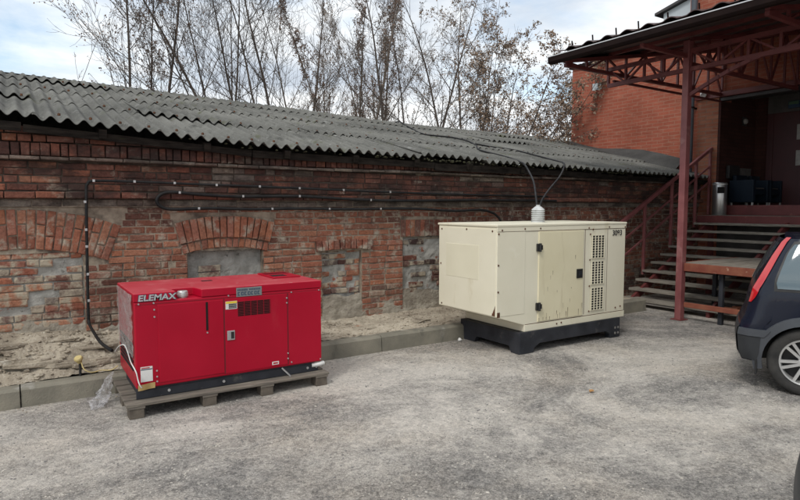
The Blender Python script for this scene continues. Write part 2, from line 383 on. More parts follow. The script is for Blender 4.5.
# ------------------------------------------------------------------ camera, light, sky
cam_d = bpy.data.cameras.new('camera'); cam = bpy.data.objects.new('camera', cam_d); COL.objects.link(cam)
cam.location = (0, 0, 1.7); cam.rotation_euler = (PI / 2 - math.atan(43 / 590), 0, -math.radians(33))
cam_d.sensor_width = 36; cam_d.lens = 36 * 590 / 800; cam_d.clip_end = 2000; cam_d.clip_start = .05
S.camera = cam
SUN = Vector((-.62, -.30, .80)).normalized()       # towards the sun
sd = bpy.data.lights.new('sun', 'SUN'); sun = bpy.data.objects.new('sun', sd); COL.objects.link(sun)
sd.energy = 1.45; sd.angle = math.radians(16); sd.color = (1, .96, .90)
sun.rotation_euler = SUN.to_track_quat('Z', 'Y').to_euler()
W = bpy.data.worlds.new('World'); S.world = W; W.use_nodes = True
nt = W.node_tree; bg = nt.nodes['Background']
sky = nt.nodes.new('ShaderNodeTexSky'); sky.sky_type = 'NISHITA'; sky.sun_disc = False
sky.sun_elevation = math.asin(SUN.z); sky.sun_rotation = math.atan2(SUN.x, SUN.y); sky.air_density = 1.0; sky.dust_density = 1.2; sky.altitude = 150
tc = nt.nodes.new('ShaderNodeTexCoord'); sp = nt.nodes.new('ShaderNodeSeparateXYZ'); nt.links.new(tc.outputs['Generated'], sp.inputs[0])
zz = math_n(nt, 'ADD', math_n(nt, 'MAXIMUM', sp.outputs[2], 0.0), .16)
cb = nt.nodes.new('ShaderNodeCombineXYZ')
nt.links.new(math_n(nt, 'DIVIDE', sp.outputs[0], zz), cb.inputs[0]); nt.links.new(math_n(nt, 'DIVIDE', sp.outputs[1], zz), cb.inputs[1])
cb.inputs[2].default_value = 3.7
cl = noise_n(nt, cb.outputs[0], .95, 9, .56, .25)
cover = ramp(nt, cl, .31, .50)
shade = ramp(nt, noise_n(nt, cb.outputs[0], 1.5, 7, .55, .3), .36, .62, (6.2, 6.9, 7.8), (11.0, 11.2, 11.2))
skyb = mix(nt, 1.0, sky.outputs[0], (2.3, 2.15, 1.9), 'MULTIPLY')
nt.links.new(mix(nt, cover, skyb, shade), bg.inputs['Color']); bg.inputs['Strength'].default_value = .095
S.view_settings.view_transform = 'Standard'; S.view_settings.look = 'None'; S.view_settings.gamma = 1; S.view_settings.exposure = .18
S.view_settings.use_curve_mapping = False
S.cycles.max_bounces = 8; S.cycles.transparent_max_bounces = 12; S.cycles.use_denoising = True

# ------------------------------------------------------------------ ground, kerb, verge, loose stuff
g = MB(); g.quad((-300, -300, 0), (300, -300, 0), (300, 300, 0), (-300, 300, 0)); tag(g.build('ground', 'ground'), kind='structure')

WY = 6.85            # face of the shed wall
k = MB(); x = -4.3
while x < 8.5:
    L = U(1.0, 1.5) if not (-1.3 < x < -.1) else (-.03 - x)
    h = interp([(-4, .16), (.7, .175), (3, .195), (9, .195)], x) + U(-.006, .006); y0 = 5.85 + U(-.008, .008)
    k.prism([(y0, -.05), (y0 + .012, h - .025), (y0 + .035, h), (y0 + .15, h), (y0 + .15, -.05)], 0, x + .004, x + L - .004); x += L
tag(k.build('kerb', 'kerb', bevel=.006), kind='structure')

def bank_base(x): return interp([(-4, .50), (-.2, .44), (.6, .37), (2, .28), (3.5, .2), (5, .215), (9, .2)], x)
def bank_h(x, y):
    t = max(0, min(1, (y - 6.0) / .85))
    kh = interp([(-4, .15), (.7, .165), (3, .185), (9, .185)], x)
    p = Vector((x * 2.2, y * 3.2, 0)); q = Vector((x * 1.15, y * 4.5 + .25 * math.sin(x * 2.1), 4))
    h = lerp(kh, bank_base(x) + .03, t ** .8)
    led = noise.fractal(q, .8, 2, 4); led = math.floor(led * 3.2 + 2) / 3.2 * .75 + led * .25     # broken ledges
    am = math.sin(PI * min(1, .12 + t * .8)) * interp([(-1, 1), (1, 1), (3, .45), (6, .4)], x)
    return h + am * (.085 * led + .03 * noise.fractal(p * 2.3, .9, 2, 5)) + .011 * noise.fractal(Vector((x * 13, y * 15, 2)), .9, 2, 4)
b = MB(); nx, ny = 760, 54
b.grid([[(lerp(-4.3, 8.5, i / nx), lerp(6.0, 6.95, j / ny), bank_h(lerp(-4.3, 8.5, i / nx), lerp(6.0, 6.95, j / ny))) for i in range(nx + 1)] for j in range(ny + 1)])
tag(b.build('dirt_verge', 'rubble', smooth=35), kind='structure')

def rock(mb, c, r, flat=.7, m=0):
    n = len(mb.v); t = (1 + 5 ** .5) / 2
    P = [(-1, t, 0), (1, t, 0), (-1, -t, 0), (1, -t, 0), (0, -1, t), (0, 1, t), (0, -1, -t), (0, 1, -t), (t, 0, -1), (t, 0, 1), (-t, 0, -1), (-t, 0, 1)]
    a = U(0, 6.28); ca, sa = math.cos(a), math.sin(a); sx, sy = U(.7, 1.3), U(.7, 1.1)
    for p in P:
        q = Vector(p).normalized() * r * U(.7, 1.15); X, Y = q.x * sx, q.y * sy
        mb.v.append((c[0] + X * ca - Y * sa, c[1] + X * sa + Y * ca, c[2] + q.z * flat))
    for f in ((0, 11, 5), (0, 5, 1), (0, 1, 7), (0, 7, 10), (0, 10, 11), (1, 5, 9), (5, 11, 4), (11, 10, 2), (10, 7, 6), (7, 1, 8), (3, 9, 4), (3, 4, 2), (3, 2, 6), (3, 6, 8), (3, 8, 9), (4, 9, 5), (2, 4, 11), (6, 2, 10), (8, 6, 7), (9, 8, 1)):
        mb.face([n + i for i in f], m)
def slab(mb, c, r, th, tilt):
    k_ = random.choice((6, 7, 8)); a0 = U(0, 6.3); el = U(1.5, 2.6); P = []
    for i in range(k_):
        a = a0 + 2 * PI * i / k_ + U(-.2, .2); rr = r * U(.7, 1.15); P.append((math.cos(a) * rr * el, math.sin(a) * rr * .8))
    for (sc, z) in ((.93, 0), (1, th * .25), (1, th * .8), (.95, th)):
        for X, Y in P: mb.v.append((c[0] + X * sc + U(-.004, .004), c[1] + Y * sc + U(-.004, .004), c[2] + z + Y * tilt[1] + X * tilt[0] + U(-.003, .003)))
    n = len(mb.v) - 4 * k_
    for q in range(3):
        for i in range(k_): j = (i + 1) % k_; mb.face((n + q * k_ + i, n + q * k_ + j, n + (q + 1) * k_ + j, n + (q + 1) * k_ + i))
    mb.face([n + 3 * k_ + i for i in range(k_)])
b = MB()
for i in range(95):
    x = U(-2.5, 1.3) if i < 62 else U(1.3, 4.6); y = U(6.10, 6.62); sc = 1 if x < 1.3 else .55
    slab(b, (x, y, bank_h(x, y) - .012), U(.05, .125) * sc, U(.022, .05) * sc, (U(-.06, .06), U(-.25, .05)))
for i in range(5200):
    x, y = U(-2.5, 7.5), U(6.0, 6.84); r = .004 + .034 * rnd() ** 5
    if x > 2 : r *= .7
    rock(b, (x, y, bank_h(x, y) + r * .2), r, .6)
for i in range(90):                                   # soil spilt over the kerb foot
    x = U(-2.5, 4.6); rock(b, (x, U(5.62, 5.84), .002), .004 + .012 * rnd() ** 3, .6)
tag(b.build('rubble', 'rubble'), kind='stuff')
b = MB()
for i in range(34000):
    t = rnd(); d = 1.7 + 6.2 * t ** 1.25; a = math.radians(33 + U(-38, 40)); x, y = d * math.sin(a), d * math.cos(a)
    if y > 5.8: continue
    if noise.noise(Vector((x * 1.1, y * 1.1, 9))) < U(-.5, .35): continue
    r = .0026 + .0085 * rnd() ** 3; rock(b, (x, y, r * .15), r, .55, 0 if rnd() < .7 else 1)
tag(b.build('gravel', ['pebble', 'pebble_dark']), kind='stuff')

# ------------------------------------------------------------------ the old brick shed
EAVE = [(-4.5, 2.68), (-.1, 2.56), (2.15, 2.40), (4.3, 2.365), (7.5, 2.33), (10.7, 2.29), (13, 2.26)]
RIDGE = [(-4.5, 3.80), (-.12, 3.75), (1.24, 3.72), (2.86, 3.67), (4.79, 3.61), (7.14, 3.52), (10.1, 3.50), (12.7, 3.48)]
EY = 6.60
def roof_z(x, y):
    return lerp(interp(EAVE, x), interp(RIDGE, x), (y - EY) / 4.4)
shed = thing('brick_shed', (4, WY, 0), 'long low old brick shed with grey corrugated roof and bricked up arched windows', 'building')
PAL = [(.41, .165, .092), (.34, .130, .08), (.38, .175, .11), (.30, .112, .074), (.25, .112, .082), (.20, .10, .078), (.45, .22, .14), (.33, .145, .105)]
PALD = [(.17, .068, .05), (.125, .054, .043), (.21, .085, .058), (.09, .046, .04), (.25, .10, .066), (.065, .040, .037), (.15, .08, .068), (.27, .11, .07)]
PALG = [(.24, .20, .17), (.20, .13, .11), (.30, .25, .20), (.16, .09, .075), (.13, .10, .09)]
def brick(mb, cx, cz, l, h, yf, col, rot=0.0, depth=.06, jit=.004):
    lim = interp(EAVE, cx) - .075
    if cz - h / 2 > lim - .03: return
    if rot < .5 and cz + h / 2 > lim: h2 = lim - (cz - h / 2); cz = cz - h / 2 + h2 / 2; h = h2
    n = len(mb.v); cr, sr = math.cos(rot), math.sin(rot); pr = U(-.006, .005); ti = U(-.03, .03); tj = U(-.04, .04)
    if mb.c is None: mb.c = []
    k_ = U(.88, 1.12); col = tuple(q * k_ for q in col)
    e = min(.007, l * .1)
    for dep, ins in ((depth, 0), (.007, 0), (0, e)):
        for sx, sz in ((-1, -1), (1, -1), (1, 1), (-1, 1)):
            a = sx * (l / 2 - ins) + U(-jit, jit); c = sz * (h / 2 - ins) + U(-jit, jit)
            if ins and rnd() < .10: a *= .86; c *= .72                     # chipped corner
            mb.v.append((cx + a * cr - c * sr, yf + dep + pr * .8 + (0 if dep == depth else a * ti + c * tj), cz + a * sr + c * cr)); mb.c.append(col)
    for r0 in (n, n + 4):
        for i in range(4): j = (i + 1) % 4; mb.face((r0 + i, r0 + j, r0 + 4 + j, r0 + 4 + i))
    mb.face((n + 8, n + 9, n + 10, n + 11))
def lay(mb, x0, x1, z0, z1, yf, pal, excl=None, course=.077, joint=.011, lens=(.25, .25, .25, .12), miss=0.0, pick=None, jit=.004):
    z = z0; row = 0
    while z < z1 - .02:
        h = min(course, z1 - z); iv = [(x0, x1)]
        for a, c in (excl(z + h / 2) if excl else ()):
            new = []
            for p, q in iv:
                if c <= p or a >= q: new.append((p, q)); continue
                if a > p: new.append((p, a))
                if c < q: new.append((c, q))
            iv = new
        for p, q in iv:
            x = p; first = True
            while x < q - .012:
                L = random.choice(lens) + U(-.012, .012)
                if first and row % 2: L = .13 + U(-.02, .02)
                first = False
                if q - x - L < .07: L = q - x
                if L > .32: L *= .5
                cx = x + L / 2
                if rnd() >= miss:
                    brick(mb, cx, z + h / 2 + .006 * math.sin(cx * 1.7 + row), L - joint, h - joint, yf, (pick or (lambda X, Z: random.choice(pal)))(cx, z), jit=jit, rot=U(-.012, .012))
                x += L
        z += course; row += 1
X0, X1 = -4.2, 11.79
def blend(c, tone, f): return tuple(lerp(a, b_, f) for a, b_ in zip(c, tone))
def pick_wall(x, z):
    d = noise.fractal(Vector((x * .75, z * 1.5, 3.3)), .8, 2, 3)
    dark = max(.06, min(.92, .15 + d * 1.1 + max(0, min(1, (x - 4.4) / 1.8)) * .5))  # bricks darken to the right: grime, plus canopy shade put into the colour
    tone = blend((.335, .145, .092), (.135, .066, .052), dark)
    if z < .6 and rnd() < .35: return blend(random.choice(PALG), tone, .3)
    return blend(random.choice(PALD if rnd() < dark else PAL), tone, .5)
def pick_cornice(x, z):
    d = noise.fractal(Vector((x * .8, z * 3, 8.3)), .8, 2, 3)
    tone = (.145, .07, .055)
    if d > .20 and rnd() < .8: return blend(random.choice(PALG), (.25, .21, .18), .4)
    if d < -.30 and rnd() < .7: return blend(random.choice(PAL), tone, .25)
    return blend(random.choice(PALD), tone, .55)
ARCH = [dict(x=0.0, zc=-.92, ri=2.20, ro=2.60, a=21, nw=.56, zs=1.24), dict(x=2.04, zc=-.58, ri=1.81, ro=2.18, a=15.6, nw=.44, zs=1.20)]
def excl_wall(z):
    out = []
    for A in ARCH:
        if z < A['zs']: out.append((A['x'] - A['nw'], A['x'] + A['nw']))
        dz = z - A['zc']
        if A['ri'] * math.cos(math.radians(A['a'])) < dz < A['ro']:
            lim = dz * math.tan(math.radians(A['a']))
            out.append((A['x'] - lim, A['x'] + lim))
    if 1.13 < z < 1.27: out.append((3.17, 4.0))
    if z < 1.13: out.append((3.26, 3.84))
    if 1.28 < z < 1.53: out.append((4.46, 5.36))
    if z < 1.28: out.append((4.50, 5.32))
    if 1.03 < z < 1.10: out.append((1.395, 1.465))
    return out
w = MB(); w.c = []
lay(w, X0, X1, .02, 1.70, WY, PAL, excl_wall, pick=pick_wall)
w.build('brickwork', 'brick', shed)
m = MB()                                                # mortar bed behind the face bricks, cut round the niches, and the other walls
cuts = sorted([(A['x'] - A['nw'], A['x'] + A['nw'], A['zs']) for A in ARCH] + [(3.26, 3.84, 1.13), (4.5, 5.32, 1.28)])
px = X0
for a, c, zt in cuts:
    m.box(px, a, WY + .007, WY + .4, 0, 1.70); m.box(a, c, WY + .0075, WY + .4, zt, 1.70); px = c
m.box(px, X1, WY + .007, WY + .4, 0, 1.70)
for (xa, za), (xb, zb) in zip([(X0, interp(EAVE, X0))] + [e for e in EAVE if X0 < e[0] < X1], [e for e in EAVE if X0 < e[0] < X1] + [(X1, interp(EAVE, X1))]):
    m.box(xa, xb, WY - .012, WY + .4, 1.7005, 1.777)
    m.prism([(xa, 1.7775), (xb, 1.7775), (xb, zb - .07), (xa, za - .07)], 1, WY - .034, WY + .4, 1)
m.box(X0, X0 + .4, WY + .401, 12.3, 0, 2.40); m.box(X0, X1, 12.301, 12.6, 0, 2.4)
m.prism([(WY + .401, 2.55), (12.4, 2.40), (11, 3.50)], 0, X0 + .02, X0 + .38)
m.prism([(WY + .401, 2.2), (12.3, 2.2), (12.3, 2.45), (11, 3.38), (WY + .401, 2.2)][:4], 0, X1 - .3, X1 - .02)
m.build('mortar_bed', ['mortar', 'mortar_dark'], shed)
cz = MB(); cz.c = []
lay(cz, X0, X1, 1.700, 1.775, WY - .02, PALG, lens=(.25, .26), joint=.005, pick=lambda x, z: blend(random.choice(PALG), (.27, .245, .21), .65))
lay(cz, X0, X1, 1.778, 1.852, WY - .105, PALD, lens=(.25, .26, .25), pick=lambda x, z: blend(random.choice(PALD[:5] if rnd() < .75 else PAL), (.18, .08, .06), .4))
lay(cz, X0, X1, 1.855, 2.15, WY - .045, PALD, pick=pick_cornice, course=.0737)
lay(cz, X0, X1, 2.152, 2.19, WY - .13, PALG, lens=(.25, .24), course=.038, joint=.006, pick=lambda x, z: blend(random.choice(PALG), (.22, .19, .16), .6))
lay(cz, X0, X1, 2.192, 2.325, WY - .095, PALD, lens=(.076, .08, .076, .13), course=.133, pick=lambda x, z: blend(random.choice(PALD + PAL[3:6]), (.16, .072, .056), .45))
lay(cz, X0, X1, 2.327, 2.475, WY - .105, PALD, course=.074, miss=.06, pick=lambda x, z: blend(random.choice(PALD if rnd() < .7 else PAL + PALG), (.17, .08, .06), .35))
lay(cz, X0, X1, 2.477, 2.56, WY - .09, PALD, course=.083, miss=.3, pick=lambda x, z: random.choice(PALD))
cz.build('cornice', 'brick_cornice', shed)
def arch(A, label, seed, double):
    random.seed(seed); mb = MB(); mb.c = []
    a = math.radians(A['a']); n = int(2 * a * A['ro'] / .083)
    for i in range(n):
        t = -a + 2 * a * (i + .5) / n
        cuts_ = [A['ri'], A['ri'] + .115, A['ro']] if double else ([A['ri'], A['ri'] + .25, A['ro']] if i % 2 else [A['ri'], A['ri'] + .14, A['ro']])
        for r0, r1 in zip(cuts_, cuts_[1:]):
            if double and r0 == A['ri'] and abs(t) > a * .93: continue
            r = (r0 + r1) / 2; wdt = 2 * a * r / n
            brick(mb, A['x'] + r * math.sin(t), A['zc'] + r * math.cos(t), r1 - r0 - .012, wdt - .011, WY - .008 - (.02 if double and r0 > A['ri'] else 0), blend(random.choice(PAL[:4] + PAL[6:8] + ([PAL[4]] if rnd() < .3 else [])), (.30, .135, .09), .35), rot=PI / 2 - t, jit=.005)
    o = mb.build('brick_arch', 'brick', shed); o['label'] = label
arch(ARCH[0], 'wide flat brick arch partly smeared with mortar', 3, False)
arch(ARCH[1], 'orange double ring brick arch over grey plastered niche', 5, True)
mb = MB(); mb.c = []
for i in range(10):
    x = 3.17 + .083 * (i + .5); u = (x - 3.585) / .42
    brick(mb, x, 1.195 + .022 * (1 - u * u), .125, .074, WY - .035, random.choice(PALD[:4] + PAL[3:5]), rot=PI / 2 - u * .09, jit=.006)
o = mb.build('brick_arch', 'brick', shed); o['label'] = 'short dark lintel of upright bricks'
mb = MB(); mb.c = []
for i in range(11):
    x = 4.46 + .082 * (i + .5); brick(mb, x, 1.405, .235, .072, WY - .004, random.choice(PAL[2:6] + PALD[:3]), rot=PI / 2 + U(-.04, .04))
o = mb.build('brick_arch', 'brick', shed); o['label'] = 'flat arch of long upright bricks beside the cream generator'
# niche fillings, set back a little
def infill(x0, x1, zt, yb, mats, brickprob, pal, zs=.02):
    mb = MB(); mb.c = []
    P = []; nn = 14; mm = 24
    for j in range(mm + 1):
        z = lerp(0, zt + .03, j / mm)
        P.append([(lerp(x0 - .02, x1 + .02, i / nn), yb + .014 * noise.noise(Vector((i * .5 + x0, j * .5, 1))) + .007 * noise.noise(Vector((i * 1.7 + x0, j * 1.7, 5))), z) for i in range(nn + 1)])
    n0 = len(mb.v); mb.grid(P); mb.c += [(0.3, .3, .28)] * (len(mb.v) - n0)
    k0 = len(mb.f)
    lay(mb, x0 + .005, x1 - .005, zs, zt, yb - .016, pal, miss=1 - brickprob, jit=.009)
    for i in range(k0, len(mb.f)): mb.m[i] = 1
    return mb.build('niche_infill', mats, shed)
random.seed(11)
infill(-.56, .56, 1.25, WY + .03, ['plaster', 'brick_infill'], .80, PAL + PALG[:3])
o = infill(1.60, 2.48, 1.22, WY + .10, ['plaster', 'brick_infill'], .10, PALG); o['label'] = 'grey plastered niche filling'
o = infill(3.26, 3.84, 1.14, WY + .07, ['plaster', 'brick_infill'], .62, PALD + PALG + PAL); o['label'] = 'brick filling smeared with pale plaster'
o = infill(4.5, 5.32, 1.28, WY + .04, ['plaster', 'brick_infill'], .45, PALD + PALG)
# sandy eroded plinth on the lowest courses: lumps of old render still clinging
mb = MB()
for (xa, xb) in ((-4.2, 1.55), (1.35, 4.5), (4.3, 8.6)):
    P = []
    nn = int((xb - xa) * 34); mm = 22
    for j in range(mm + 1):
        row = []
        for i in range(nn + 1):
            x = lerp(xa, xb, i / nn); top = bank_base(x) + interp([(-4, .15), (1.2, .15), (2.5, .30), (4.2, .36), (6, .2)], x); z = lerp(bank_base(x) - .1, top, j / mm)
            p = noise.fractal(Vector((x * 3.1, z * 3.6, 6)), .8, 2, 5); q = noise.fractal(Vector((x * 11, z * 11, 2)), .9, 2, 3)
            off = (.008 + .02 * p + .010 * q) * 1.0 - .026 * (j / mm) ** 2
            row.append((x, WY - off + .002, z + .04 * p))
        P.append(row)
    mb.grid(P)
mb.build('render_plinth', 'dirt_render', shed, smooth=40)
# timbers under the eaves
random.seed(21)
mb = MB(); x = X0
while x < X1:
    L = U(1.7, 2.6); xe = min(x + L, X1)
    za, zb = interp(EAVE, x) - .055 + U(-.015, .01), interp(EAVE, xe) - .055 + U(-.015, .01)
    mb.bar((x + .01, WY - .165 + U(-.015, .015), za - .035), (xe - .005, WY - .165 + U(-.015, .015), zb - .035), .03, .085 + U(-.015, .02)); x = xe
mb.build('eave_board', 'rot_wood', shed)
mb = MB(); x = X0 + .2
while x < X1:
    z = interp(EAVE, x); mb.bar((x, EY + .02, z - .075), (x, 10.95, interp(RIDGE, x) - .08), .07, .09); x += U(.85, 1.05)
mb.box(X0, X1, WY - .02, WY + .3, 2.30, 2.306)
mb.build('rafters', 'rot_wood', shed)
# corrugated sheets, laid in four overlapping rows
PITCH = .14
def wave(x): return .0195 * math.sin(2 * PI * x / PITCH)
def sheet(mb, xa, xb, ya, yb, lift, tilt, droop, n_y=4, edge=1):
    nn = max(2, int(round((xb - xa) / PITCH * 10))); rows = []; rows2 = []
    for j in range(n_y + 1):
        t = j / n_y; y = lerp(ya, yb, t); r = []; r2 = []
        for i in range(nn + 1):
            x = lerp(xa, xb, i / nn); u = (x - xa) / (xb - xa)
            z = roof_z(x, y) + wave(x) * (1 + .38 * (1 - t) * edge) + lift * (1 - t) + .006 + tilt * (u - .5) * (1 - t) - droop * (1 - t) * 4 * (u - .5) ** 2 + .006 * noise.noise(Vector((x * 1.3, y * 1.1, 7)))
            yy = y + (.006 * noise.noise(Vector((x * 9, 3, 1))) if j == 0 else 0)
            r.append((x, yy, z)); r2.append((x, yy, z - .007))
        rows.append(r); rows2.append(r2)
    mb.grid(rows); mb.grid(rows2[::-1]); mb.grid([rows2[0], rows[0]]); mb.grid([[q[0] for q in rows], [q[0] for q in rows2]]); mb.grid([[q[-1] for q in rows2], [q[-1] for q in rows]])
random.seed(31)
mb = MB(); YS = [EY, 7.86, 9.05, 10.12, 11.02]
for r in range(4):
    x = X0 - .12 - (r % 2) * .0; k = 0
    while x < X1 - .02:
        xe = min(x + 8 * PITCH, X1 + .005)
        dy = U(-.02, .02); lift = .0105 if r else .012
        if rnd() < .12 and r: lift += .022
        if r == 0 and 4.3 < x < 5.5: dy += .05; lift += .02
        sheet(mb, x, xe + (.03 if xe < X1 else 0), YS[r] + dy, YS[r + 1] + .12 if r < 3 else YS[4], lift + U(0, .007) + (k % 2) * .004, U(-.012, .012), U(0, .006)); x = xe; k += 1
for r in range(2):                                       # far slope
    nn = 90
    mb.grid([[(lerp(X0, X1, i / nn), y, lerp(interp(RIDGE, lerp(X0, X1, i / nn)), 2.45, (y - 11.0) / 1.8) + .01) for i in range(nn + 1)] for y in ((12.8, 11.9) if r == 0 else (11.9, 11.0))])
mb.build('roof', 'asbestos', shed, smooth=60)
mb = MB(); random.seed(35)                                # nail heads
for y in (6.80, 8.02, 9.2, 10.3):
    for i in range(58):
        x = X0 + .105 + i * PITCH * 2 + U(-.01, .01)
        if x > X1 - .05 or rnd() < .2: continue
        mb.lathe([(0, .014), (.013, .010), (.016, -.012)], (x, y, roof_z(x, y) + .034), n=6)
nl = mb.build('roof_nails', 'rust', shed); nl['kind'] = 'stuff'
mb = MB(); random.seed(33)                                # moss cushions caught under the sheet edges
for i in range(420):
    y = random.choice((EY + .03, EY + .04, 7.86, 9.05)) + U(-.015, .02); x = U(1.5, 11) if rnd() < .35 else random.gauss(5.2, .9) if rnd() < .6 else random.gauss(8.6, .5)
    if x > X1 - .05: continue
    r = U(.008, .026); rock(mb, (x, y, roof_z(x, y) + (-.02 if y < 7 else .012) + U(-.02, .008)), r, .6)
mo = mb.build('moss', 'moss', shed); mo['kind'] = 'stuff'
fl = MB()                                                # felt apron where the roof dies into the tall brick building
fl.grid([[(lerp(11.45, 11.78, i / 4), y, roof_z(11.5, y) + .03 + (.03 + .20 * max(0, min(1, (9.4 - y) / 1.2))) * (i / 4) + .02 * noise.noise(Vector((i, y * 2, 1)))) for i in range(5)] for y in [7.2 + q * .2 for q in range(16)]])
fl.build('roof_flashing', 'felt', shed, smooth=50)

# ------------------------------------------------------------------ cables on the wall
CY = WY - .135
def cable(name, P, r, label, mat='cable', clips=(), group=None, cat='cable', n=8, k=6):
    t = thing(name, P[0], label, cat, group)
    mb = MB(); mb.tube(smooth_path(P, k), r, n); mb.build('sheath', mat, t, smooth=50)
    for c in clips:
        q = MB(); q.box(c[0] - .012, c[0] + .012, c[1] - .02, c[1] + .012, c[2] - .012, c[2] + .014); q.build('clip', 'silver', t, bevel=.003)
    return t
cable('black_conduit', [(.66, 5.66, .44), (.60, 5.9, .47), (.585, 6.3, .49), (.58, 6.60, .505), (.577, CY - .01, .535), (.576, CY, .60), (.578, CY, .8), (.585, CY, 1.2), (.60, CY, 1.84), (.615, CY, 1.93), (.67, CY, 1.963), (1.0, CY, 1.965), (1.7, CY, 1.95), (2.6, CY, 1.935), (3.4, CY, 1.915), (4.34, CY, 1.895), (5.6, CY, 1.88), (7.2, CY, 1.87)], .0145,
      'black conduit rising up the brick wall then running along it as the topmost line', clips=[(.585, CY, z) for z in (.75, 1.02, 1.3, 1.47, 1.75)] + [(x, CY, z) for x, z in ((.67, 1.963), (1.05, 1.964), (1.45, 1.957), (1.9, 1.945), (2.4, 1.938), (2.9, 1.926), (3.5, 1.914), (4.2, 1.898))])
cable('looped_cable', [(7.4, CY, 1.80), (5.6, CY, 1.80), (4.34, CY - .005, 1.785), (3.6, CY, 1.80), (2.9, CY, 1.83), (2.2, CY, 1.82), (1.75, CY, 1.835), (1.45, CY, 1.86), (1.32, CY, 1.84), (1.265, CY, 1.77), (1.31, CY, 1.70), (1.44, CY, 1.675), (1.8, CY, 1.685), (2.3, CY, 1.675), (2.9, CY, 1.68), (3.6, CY, 1.672), (4.2, CY, 1.678), (4.67, CY, 1.675), (5.3, CY, 1.645), (5.75, CY, 1.66), (5.98, CY, 1.625), (6.12, CY, 1.56), (6.19, CY - .01, 1.42), (6.2, CY - .02, .9)], .018,
      'thick black cable folded back in a long loop against the bricks', clips=[(x, CY, z) for x, z in ((1.5, 1.855), (2.2, 1.822), (2.9, 1.83), (3.9, 1.79), (1.7, 1.683), (2.55, 1.677), (3.3, 1.676), (4.05, 1.676))])

# ------------------------------------------------------------------ red generator on its pallet
RX0, RX1, RY0, RY1, RZ0, RZ1 = .765, 2.42, 5.12, 5.99, .215, 1.0
pal = thing('wooden_pallet', (1.57, 5.45, 0), 'grey weathered wooden pallet under the red generator', 'pallet')
random.seed(41)
for i in range(6):
    y = 5.03 + i * .165; q = MB(); q.box(.675 + U(-.01, .01), 2.465 + U(-.01, .01), y, y + U(.115, .14), .098, .12 + U(-.002, .002)); q.build('deck_board', 'pallet', pal, bevel=.004)
for i in range(4):
    x = (.69, 1.27, 1.78, 2.32)[i]; q = MB(); q.box(x, x + .125, 5.03, 5.97, .079, .0975); q.build('cross_board', 'pallet', pal, bevel=.003)
    for y in (5.035, 5.43, 5.84):
        q = MB(); q.box(x + .004, x + .118, y, y + .12, 0, .0785); q.build('block', 'pallet_y', pal, bevel=.005)
gen = thing('red_generator', ((RX0 + RX1) / 2, (RY0 + RY1) / 2, .12), 'bright red enclosed diesel generator standing on a wooden pallet', 'generator')
q = MB()                                                 # body: lid with a pocket for the filler cap
zl = .985
q.box(RX0, RX1, RY0, RY1, RZ0, .93)
q.build('body', 'red_paint', gen, bevel=.012, segs=3)
q = MB()
cx0, cx1, cy1 = 1.09, 1.25, 5.29                      # pocket
q.prism([(RX0 - .004, RY0 - .004), (cx0, RY0 - .004), (cx0 - .0, cy1), (cx1 + .02, cy1), (cx1 + .05, RY0 - .004), (RX1 + .004, RY0 - .004), (RX1 + .004, RY1 + .004), (RX0 - .004, RY1 + .004)], 2, .9305, RZ1)
lid = q.build('lid', ['red_paint', 'red_faded_skylit'], gen, bevel=.007)
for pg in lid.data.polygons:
    if abs(pg.normal.z) > .9 and pg.center.z > .85: pg.material_index = 1  # upward faces get the faded red with sky reflection painted in
q = MB(); q.lathe([(0, .056), (.038, .056), (.043, .05), (.043, .034), (.047, .033), (.047, .012), (.04, .01), (.04, 0)], (1.165, 5.205, .931), n=28); q.build('filler_cap', 'alu', gen, smooth=40)
for (x, y, sx, sy) in ((1.495, 5.68, .05, .03),):
    q = MB(); q.box(x - sx, x + sx, y - sy, y + sy, RZ1 - .01, RZ1 + .0015); q.build('lifting_hole', 'dark_hole', gen)
q = MB(); q.box(2.08, 2.37, 5.48, 5.93, RZ1 + .0005, RZ1 + .014); q.build('exhaust_plate', 'red_paint', gen, bevel=.004)
q = MB(); q.box(2.11, 2.25, 5.55, 5.66, RZ1 + .012, RZ1 + .0165); q.build('exhaust_hole', 'dark_hole', gen)
q = MB()
for i in range(4): q.box(2.10, 2.35, 5.74 + i * .038, 5.755 + i * .038, RZ1 + .013, RZ1 + .017)
q.build('top_slots', 'red_dark', gen)
q = MB(); q.box(RX0 + .03, RX1 - .06, RY0 + .025, RY1 - .03, .1215, RZ0 - .001); q.box(RX0 + .0, RX1 - .03, RY0 + .018, RY0 + .026, .125, RZ0 - .02); q.build('base_frame', 'black_skid', gen, bevel=.003)
F = RY0                                                  # front face
def panel_line(mb, x0, x1, z0, z1, t=.005):
    for a in ((x0, x1, z0, z0 + t), (x0, x1, z1 - t, z1), (x0, x0 + t, z0 + t, z1 - t), (x1 - t, x1, z0 + t, z1 - t)): mb.box(a[0], a[1], F - .0006, F + .003, a[2], a[3])
q = MB(); q.box(.945, 1.485, F - .006, F + .002, .245, .895); q.build('access_panel', 'red_paint', gen, bevel=.004)
q = MB(); q.box(1.497, 2.075, F - .005, F + .002, .235, .90); q.build('door', 'red_paint', gen, bevel=.004)
q = MB(); q.box(2.087, RX1 - .002, F - .0045, F + .002, .225, .905); q.build('end_panel', 'red_paint', gen, bevel=.004)
q = MB(); q.box(1.4855, 1.4965, F - .002, F + .003, .235, .90); q.build('door_gap', 'red_dark', gen)
q = MB(); q.box(2.0755, 2.0865, F - .002, F + .003, .235, .90); q.build('door_gap', 'red_dark', gen)
q = MB(); q.box(RX0 + .01, RX1 - .01, F - .0015, F + .003, .9055, .9095); q.build('door_gap', 'red_dark', gen)
q = MB(); q.box(1.333, 1.351, F - .0085, F - .002, .64, .885); q.build('slot', 'dark_hole', gen)
q = MB()
